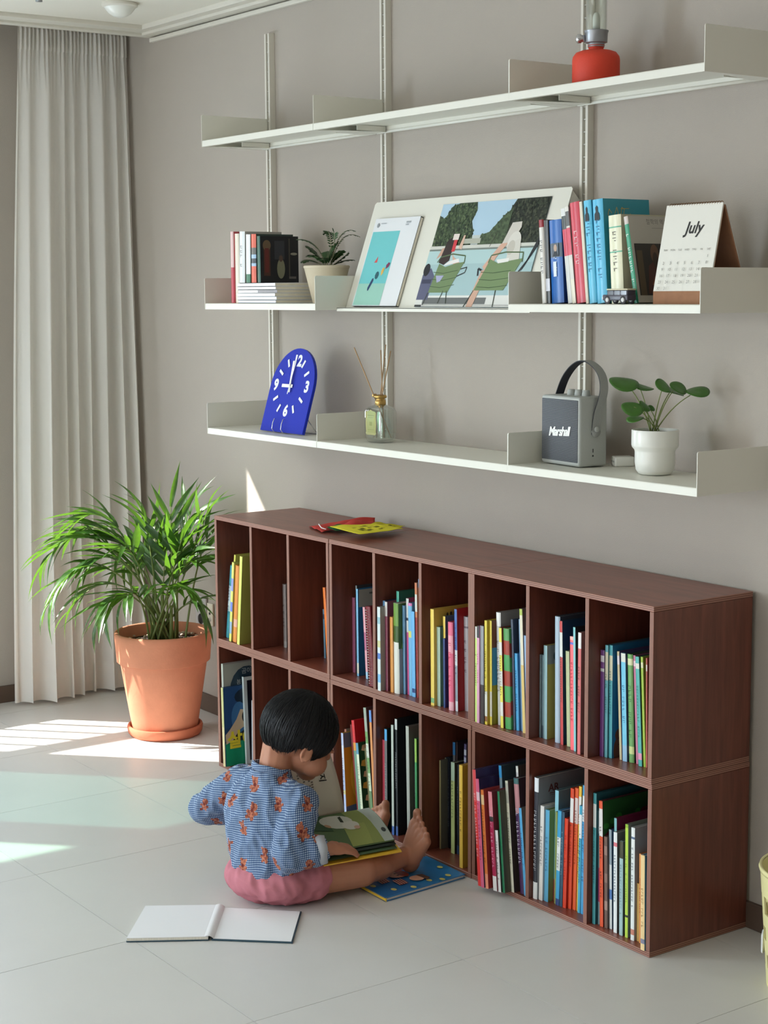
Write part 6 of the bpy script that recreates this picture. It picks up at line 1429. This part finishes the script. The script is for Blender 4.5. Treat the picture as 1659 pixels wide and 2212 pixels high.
# eyes (turned down to the page) and brows
mat('eye_white', (228, 224, 218), 0.2); mat('iris', (36, 24, 20), 0.15)
for s in (-1, 1):
    ey = MB().lathe([(0, .0)]+[(.0095*sin(a), .0095-.0095*cos(a)) for a in [pi*i/8 for i in range(1, 8)]]+[(0, .019)], 16)
    o = ey.build('eye', M['eye_white'], child, L(H(s*.029, .0862, -.028))); 
    i_ = MB().lathe([(0, .001), (.004, .0005), (.005, -.001)], 14).build('iris', M['iris'], o)
    i_.location = (hf*.0098+V(0, 0, .0095)-hu*.003); i_.rotation_euler = (hf-hu*.3).to_track_quat('Z', 'Y').to_euler()
# hair: bowl cut, closed shell with combed strands
na, ne = 260, 64
def elow(az):
    d_ = abs((az+180) % 360-180)
    tab = [(0, -14), (20, -18), (45, -34), (62, -40), (72, -33), (86, -21), (100, -26), (118, -45), (140, -50), (160, -58), (180, -62)]
    for (a, x), (b_, y) in zip(tab[:-1], tab[1:]):
        if a <= d_ <= b_: return x+(y-x)*(d_-a)/(b_-a)
v = []; f = []
for j in range(ne+7):
    for i in range(na):
        az = 360*i/na; el = elow(az) + 4.0*noise.noise(Vector((cos(radians(az))*9, sin(radians(az))*9, 3)))+3.2*noise.noise(Vector((cos(radians(az))*26, sin(radians(az))*30, 7)))
        if j <= ne: t = j/ne; e_ = 90-(90-el)*t; k = 1.0
        else: t = (j-ne)/6; e_ = el+t*(9 if j < ne+6 else 30); k = 1-0.13*min(1, t*1.2); 
        er, ar = radians(e_), radians(az)
        d_ = hf*cos(er)*cos(ar)+hr*cos(er)*sin(ar)+hu*sin(er)
        rad = 1/sqrt((cos(er)*cos(ar)/.099)**2+(cos(er)*sin(ar)/.0905)**2+(sin(er)/.093)**2)
        tt = min(1, t if j <= ne else 1)
        strand = noise.noise(Vector((cos(ar)*24, sin(ar)*24, e_*.02)))*.5+noise.noise(Vector((cos(ar)*60, sin(ar)*60, e_*.03)))*.5
        rad += (0.0035*strand*(.25+.75*tt)) - 0.004*max(0, tt-.85)/.15*(1 if abs((az+180) % 360-180) > 100 else .3)
        if j <= ne and t > .5 and abs((az+180) % 360-180) < 100: rad += .002*(t-.5)*2
        # squarer outline at the back of the head
        v.append(tuple(L(HC+hu*.002+d_*rad*k)))
for j in range(ne+6):
    for i in range(na): i2 = (i+1) % na; f.append((j*na+i, (j+1)*na+i, (j+1)*na+i2, j*na+i2))
MB().add(v, f, 0, None, True).build('hair', M['hair'], child)
# fine loose strands following the cap so the silhouette is not a smooth ball
mb = MB(); rh = random.Random(6)
for k in range(420):
    az = rh.uniform(0, 360); e0 = rh.uniform(88, 30) ; e1 = elow(az)+rh.uniform(-3.5, 6); pts = []
    a1 = az+rh.uniform(-9, 9)
    for i in range(9):
        t = i/8; e_ = e0+(e1-e0)*t; ar = radians(az+(a1-az)*t); er = radians(e_)
        d_ = hf*cos(er)*cos(ar)+hr*cos(er)*sin(ar)+hu*sin(er)
        rad = 1/sqrt((cos(er)*cos(ar)/.099)**2+(cos(er)*sin(ar)/.0905)**2+(sin(er)/.093)**2)+.0012+.0016*sin(t*pi)*rh.random()
        pts.append(L(HC+hu*.002+d_*rad))
    mb.tube(pts, [.0008]*8+[.0002], 3, cap=False)
o = mb.build('hair_strands', M['hair'], child); o['kind'] = 'stuff'

# shirt
bm = bmesh.new()
secs = [((1.603, -.806, .078), .106, .090), ((1.598, -.806, .10), .108, .090), ((1.587, -.806, .13), .104, .084), ((1.572, -.806, .17), .105, .080), ((1.560, -.802, .21), .108, .076), ((1.554, -.795, .245), .104, .068), ((1.551, -.788, .272), .084, .058), ((1.550, -.782, .290), .062, .052), ((1.551, -.778, .303), .050, .048), ((1.552, -.775, .312), .047, .046)]
loft(bm, [(L(c), sr, sf, a_, b_) for c, a_, b_ in secs], 56)
frustum(bm, L(V(1.600, -.775, .262)), L(RS+V(.006, 0, -.006)), .040, .047); frustum(bm, L(V(1.50, -.79, .268)), L(LS+V(-.004, 0, -.006)), .038, .045)
frustum(bm, L(RS+V(.006, -.002, -.006)), L(RE+V(.004, 0, 0)), .048, .043); frustum(bm, L(RE+V(.004, 0, 0)), L(RE.lerp(RW, .70)+V(.0, 0, 0)), .043, .037)
frustum(bm, L(LS+V(-.004, 0, -.006)), L(LE), .046, .042); frustum(bm, L(LE), L(LE.lerp(LW, .38)+V(0, 0, -.004)), .042, .036)
def wrinkle(amp, sc, seed, zfloor=None):
    def fn(me):
        me.update()
        nr = [v_.normal.copy() for v_ in me.vertices]
        for v_, n_ in zip(me.vertices, nr):
            p = v_.co
            h = noise.noise(Vector((p.x*sc, p.y*sc, p.z*sc*.55+seed)))+.6*noise.noise(Vector((p.x*sc*2.3+p.z*sc*1.2, p.y*sc*2.3, p.z*sc*1.1+seed)))
            hh = 1-2*abs(h); v_.co = p+n_*amp*(hh-.4)
            if zfloor is not None and v_.co.z < zfloor: v_.co.z = zfloor+(v_.co.z-zfloor)*.08
    return fn
def shirt_mat(bears):
    m, nt, b = nodes('shirt_check')
    tc = N(nt, 'ShaderNodeTexCoord'); src = tc.outputs['Object']
    # coordinates turned with the torso so the weave runs across the back
    mp = N(nt, 'ShaderNodeMapping'); mp.inputs['Rotation'].default_value = (0.0, 0.12, -0.24); nt.links.new(src, mp.inputs[0])
    nzd = N(nt, 'ShaderNodeTexNoise', i_Scale=14.0, i_Detail=1.0); nt.links.new(src, nzd.inputs['Vector'])
    off = N(nt, 'ShaderNodeVectorMath', operation='MULTIPLY_ADD'); off.inputs[1].default_value = (0.010, 0.010, 0.010)
    nt.links.new(nzd.outputs['Color'], off.inputs[0]); nt.links.new(mp.outputs[0], off.inputs[2])
    sx = N(nt, 'ShaderNodeSeparateXYZ'); nt.links.new(off.outputs[0], sx.inputs[0])
    def math_(op, a, b_=None):
        n = N(nt, 'ShaderNodeMath', operation=op)
        for i, q in enumerate((a, b_)):
            if q is None: continue
            if isinstance(q, (int, float)): n.inputs[i].default_value = q
            else: nt.links.new(q, n.inputs[i])
        return n.outputs[0]
    PER = 0.0050
    def stripes(x):
        fr = math_('FRACT', math_('MULTIPLY', x, 1/PER)); return math_('GREATER_THAN', fr, 0.5)
    hx = math_('ADD', sx.outputs[0], math_('MULTIPLY', sx.outputs[1], .7))
    sa = stripes(hx); sb = stripes(sx.outputs[2])
    tot = math_('ADD', sa, sb)
    cr = N(nt, 'ShaderNodeValToRGB'); cr.color_ramp.interpolation = 'CONSTANT'; e_ = cr.color_ramp.elements
    e_[0].position = 0; e_[0].color = lin((180, 194, 206)); e_[1].position = .75; e_[1].color = lin((42, 62, 100)); x_ = cr.color_ramp.elements.new(.25); x_.color = lin((84, 110, 150))
    nt.links.new(math_('MULTIPLY', tot, .5), cr.inputs[0])
    col = cr.outputs[0]
    body_f = None; dark_f = None
    for parts in bears:
        for (c, r_, kind) in parts:
            d_ = N(nt, 'ShaderNodeVectorMath', operation='DISTANCE'); nt.links.new(src, d_.inputs[0]); d_.inputs[1].default_value = c
            lt = math_('LESS_THAN', d_.outputs['Value'], r_)
            if kind == 0: body_f = lt if body_f is None else math_('MAXIMUM', body_f, lt)
            else: dark_f = lt if dark_f is None else math_('MAXIMUM', dark_f, lt)
    nzc = N(nt, 'ShaderNodeTexNoise', i_Scale=160.0, i_Detail=2.0); nt.links.new(src, nzc.inputs['Vector'])
    crb = N(nt, 'ShaderNodeValToRGB'); crb.color_ramp.elements[0].position = .35; crb.color_ramp.elements[0].color = lin((118, 54, 44)); crb.color_ramp.elements[1].position = .65; crb.color_ramp.elements[1].color = lin((190, 118, 90)); nt.links.new(nzc.outputs['Fac'], crb.inputs[0])
    mx = N(nt, 'ShaderNodeMix', data_type='RGBA'); nt.links.new(body_f, mx.inputs['Factor']); nt.links.new(col, mx.inputs['A']); nt.links.new(crb.outputs[0], mx.inputs['B'])
    m2 = N(nt, 'ShaderNodeMix', data_type='RGBA'); nt.links.new(dark_f, m2.inputs['Factor']); nt.links.new(mx.outputs['Result'], m2.inputs['A']); m2.inputs['B'].default_value = lin((112, 46, 40))
    nt.links.new(m2.outputs['Result'], b.inputs['Base Color']); b.inputs['Roughness'].default_value = .85; b.inputs['Specular IOR Level'].default_value = .15; b.inputs['Sheen Weight'].default_value = .15
    M['shirt_check'] = m
M['tmp'] = M['skin']
bm_floor = wrinkle(0.0066, 19, 1.7)
shirt = remeshed('shirt', bm, M['skin'], child, 0.0040, 8, .5, bm_floor)
# scatter the printed bears over the cloth
rs2 = random.Random(12); cand = list(shirt.data.vertices); rs2.shuffle(cand); spots = []
for v_ in cand:
    if all((v_.co-s_.co).length > .047 for s_ in spots): spots.append(v_)
    if len(spots) > 44: break
bears = []
for v_ in spots:
    n_ = v_.normal.normalized(); t_ = n_.cross(V(0, 0, 1)); 
    if t_.length < .3: t_ = n_.cross(V(0, 1, 0))
    t_.normalize(); a = rs2.uniform(-.8, .8); up_ = n_.cross(t_).normalized(); up_ = up_ if up_.z > 0 else -up_
    t2 = t_*cos(a)+up_*sin(a); u2 = up_*cos(a)-t_*sin(a); c = v_.co; P = lambda x, y: tuple(c+t2*x+u2*y)
    K_ = rs2.uniform(1.15, 1.45)
    bears.append([(P(x*K_, y*K_), r_*K_, q_) for x, y, r_, q_ in ((0, .0065, .0072, 0), (0, -.006, .0078, 0), (-.0065, .0125, .0032, 0), (.0065, .0125, .0032, 0), (-.009, -.002, .0036, 0), (.009, -.004, .0036, 0), (-.0055, -.0135, .0038, 0), (.0055, -.0135, .0038, 0), (.001, .0003, .0032, 1))])
shirt_mat(bears)
shirt.data.materials[0] = M['shirt_check']
# collar band and turned-up cuffs
mat('cuff_lining', (178, 182, 190), .85)
def ring(name, c, ax, rad, wid, th, mt, squash=1.0, sidev=None):
    ax = Vector(ax).normalized(); s = sidev if sidev is not None else ax.orthogonal().normalized(); s = (s-ax*s.dot(ax)).normalized(); t = ax.cross(s); mb = MB(); v = []; n = 36
    for rr, zz in ((rad, -wid/2), (rad+th*.7, 0), (rad, wid/2), (rad-th, wid/2), (rad-th, -wid/2)):
        for i in range(n): a = 2*pi*i/n; v.append(tuple(Vector(c)+s*rr*cos(a)+t*rr*squash*sin(a)+ax*(zz+.0012*sin(5*a))))
    f = []
    for j in range(5):
        for i in range(n): a0 = j*n; b0_ = ((j+1) % 5)*n; f.append((a0+i, a0+(i+1) % n, b0_+(i+1) % n, b0_+i))
    return mb.add(v, f, 0, None, True).build(name, M[mt], child)
ring('collar', L(V(1.552, -.774, .314)), V(.02, .28, 1), .0500, .017, .003, 'shirt_check', .94, sr)
cc = RE.lerp(RW, .80); ring('cuff', L(cc+V(0, 0, 0)), RW-RE, .0345, .030, .0035, 'cuff_lining')
cc = LE.lerp(LW, .50); ring('cuff', L(cc+V(0, 0, -.004)), LW-LE, .0345, .026, .0035, 'cuff_lining')
# shorts
mat('shorts_pink', (188, 118, 128), .85, spec=.15, noise_amt=.06, noise_scale=50, bump=.15, bump_scale=500)
bm = bmesh.new()
ellipsoid(bm, L((1.602, -.808, .060)), (sr, sf, UP), (.124, .104, .062), 40); ellipsoid(bm, L((1.604, -.80, .085)), (sr, sf, UP), (.108, .092, .034), 40)
frustum(bm, L((1.652, -.800, .060)), L((1.672, -.742, .062)), .062, .060); frustum(bm, L((1.55, -.80, .062)), L((1.530, -.71, .066)), .066, .062)
for v_ in bm.verts:
    if v_.co.z < .004: v_.co.z = .004
shorts = remeshed('shorts', bm, M['shorts_pink'], child, .0045, 6, .5, wrinkle(.0055, 19, 5.1, .0035))
False and ring('shorts_hem', L(V(1.699, -.655, .064)), V(.3, 1, 0), .0620, .010, .003, 'shorts_pink')

# picture book open on the child's lap
lap = empty('lap_book', (0, 0, 0), label='open picture book with yellow cover and green pig illustration held on the lap', cat='book')
def sheet(name, rows, mt, th=0.0006):
    """grid of points, rows[j][i]"""
    v = [tuple(p) for r_ in rows for p in r_]; n = len(rows[0]); f = [(j*n+i, j*n+i+1, (j+1)*n+i+1, (j+1)*n+i) for j in range(len(rows)-1) for i in range(n-1)]
    o = MB().add(v, f, 0, None, True).build(name, mt, lap); s_ = o.modifiers.new('t', 'SOLIDIFY'); s_.thickness = th; return o
mat('cover_yellow', (232, 186, 52), .45); mat('page_cream', (216, 212, 198), .75)
P1, P2, P3, P4 = V(1.735, -.740, .108), V(1.752, -.520, .104), V(1.530, -.455, .128), V(1.500, -.680, .126)
mb = MB(); v = [P1, P2, P3, P4]; mb.add([tuple(p) for p in v]+[tuple(p-UP*.003) for p in v], [(0, 1, 2, 3), (7, 6, 5, 4), (0, 4, 5, 1), (1, 5, 6, 2), (2, 6, 7, 3), (3, 7, 4, 0)]); mb.build('lower_cover', M['cover_yellow'], lap)
def lapq(a, b, z=0.0):   # a: 0 hinge .. 1 outer edge, b: 0 near .. 1 far
    p = P4.lerp(P1, a).lerp(P3.lerp(P2, a), b); return p+UP*z
# page block with slightly fanned leaves
for k, (z0, col, amp) in enumerate(((.004, (70, 96, 64), .006), (.010, (38, 52, 44), .010), (.015, (96, 118, 76), .016))):
    mat('leaf_page_%d' % k, col, .6)
    rows = [[lapq(.03+.93*i/10*(1-.04*k), .03+.93*j/8, z0+amp*sin(pi*min(1, .15+.8*i/10))) for i in range(11)] for j in range(9)]
    sheet('page', rows, M['leaf_page_%d' % k] if k < 2 else M['print'] if False else M['leaf_page_%d' % k])
top = lambda a, b: lapq(.03+.93*a*.92, .03+.93*b, .0158+.016*sin(pi*min(1, .15+.8*a)))
# illustration: white pig on green ground, follows the page's curve
def ill(pts, col, h):
    """fan-triangulated patch subdivided so it hugs the page"""
    bm = bmesh.new(); vs = [bm.verts.new((x, y, 0)) for x, y in pts]; bm.faces.new(vs); bmesh.ops.triangulate(bm, faces=bm.faces[:])
    for _ in range(2): bmesh.ops.subdivide_edges(bm, edges=bm.edges[:], cuts=1, use_grid_fill=True)
    for v_ in bm.verts: p = top(v_.co.x, v_.co.y); v_.co = p+UP*h
    bm.verts.index_update(); il.add([v_.co[:] for v_ in bm.verts], [[q.index for q in f_.verts] for f_ in bm.faces], 0, col, True); bm.free()
il = MB()
def oval(cx, cy, rx, ry, a0=0, n=16): return [(cx+rx*cos(2*pi*k/n)*cos(a0)-ry*sin(2*pi*k/n)*sin(a0), cy+rx*cos(2*pi*k/n)*sin(a0)+ry*sin(2*pi*k/n)*cos(a0)) for k in range(n)]
ill([(0.01, .01), (.99, .01), (.99, .6), (.01, .6)], (92, 112, 78), .0008); ill([(.01, .6), (.99, .6), (.99, .86), (.01, .82)], (140, 152, 92), .0009); ill([(.01, .82), (.99, .86), (.99, .99), (.01, .99)], (176, 186, 178), .0009)
ill([(.5, .45), (.99, .42), (.99, .7), (.5, .75)], (150, 160, 96), .0012); ill(oval(.34, .42, .24, .20, .4), (196, 198, 186), .0016); ill(oval(.52, .56, .12, .11), (206, 206, 196), .0019); ill(oval(.60, .62, .045, .04), (196, 160, 140), .0022)
ill([(.20, .52), (.42, .50), (.40, .46), (.22, .48)], (60, 66, 54), .0022); ill([(.02, .1), (.5, .05), (.6, .3), (.05, .3)], (70, 92, 66), .0016); ill(oval(.45, .27, .06, .03, .4), (186, 150, 120), .0020); ill(oval(.75, .93, .05, .03), (70, 76, 72), .0015)
il.build('illustration', M['print_matte'], lap)
# standing half: cover, pages with Korean title
Q0, Q1, Q2, Q3 = V(1.500, -.684, .130), V(1.500, -.522, .136), V(1.462, -.545, .305), V(1.458, -.690, .330)
mb = MB(); nb = V(-.004, 0, -.001); vv = [Q0, Q1, Q2, Q3]
mb.add([tuple(p+nb) for p in vv]+[tuple(p+nb*2) for p in vv], [(3, 2, 1, 0), (4, 5, 6, 7), (0, 1, 5, 4), (1, 2, 6, 5), (2, 3, 7, 6), (3, 0, 4, 7)]); mb.build('upper_cover', M['cover_yellow'], lap)
def stq(a, b, h=0): return Q0.lerp(Q1, a).lerp(Q3.lerp(Q2, a), b)+V(.012*sin(pi*b)*.8+.004+h, 0, 0)
sheet('standing_page', [[stq(i/8, j/10) for i in range(9)] for j in range(11)], M['page_cream'])
tx = MB()
def sttext(s, a, b, size, bold=0.0, ang=-pi/2, col=(52, 48, 46)):
    vs, fs = text_poly(s, size, bold); A = .165; B = .19
    pts = [stq(a+(x*cos(ang)-y*sin(ang))/A, b+(x*sin(ang)+y*cos(ang))/B, .0012) for x, y in vs]; tx.add([tuple(p) for p in pts], fs, 0, col)
sttext('돼지', .68, .66, .026, .0005)
for i, (a, b, n_) in enumerate(((.40, .52, 10), (.30, .55, 9), (.20, .50, 11), (.45, .40, 6))):
    for k in range(n_):
        if (k*7+i) % 4: 
            p0 = stq(a, b+.16-.034*k, .0012); 
            if b+.16-.034*k > .02: tx.add([tuple(p0), tuple(p0+V(0, .006, 0)), tuple(p0+V(0, .006, -.004)), tuple(p0+V(0, 0, -.004))], [(0, 1, 2, 3)], 0, (130, 126, 120))
tx.build('page_text', M['print_matte'], lap)
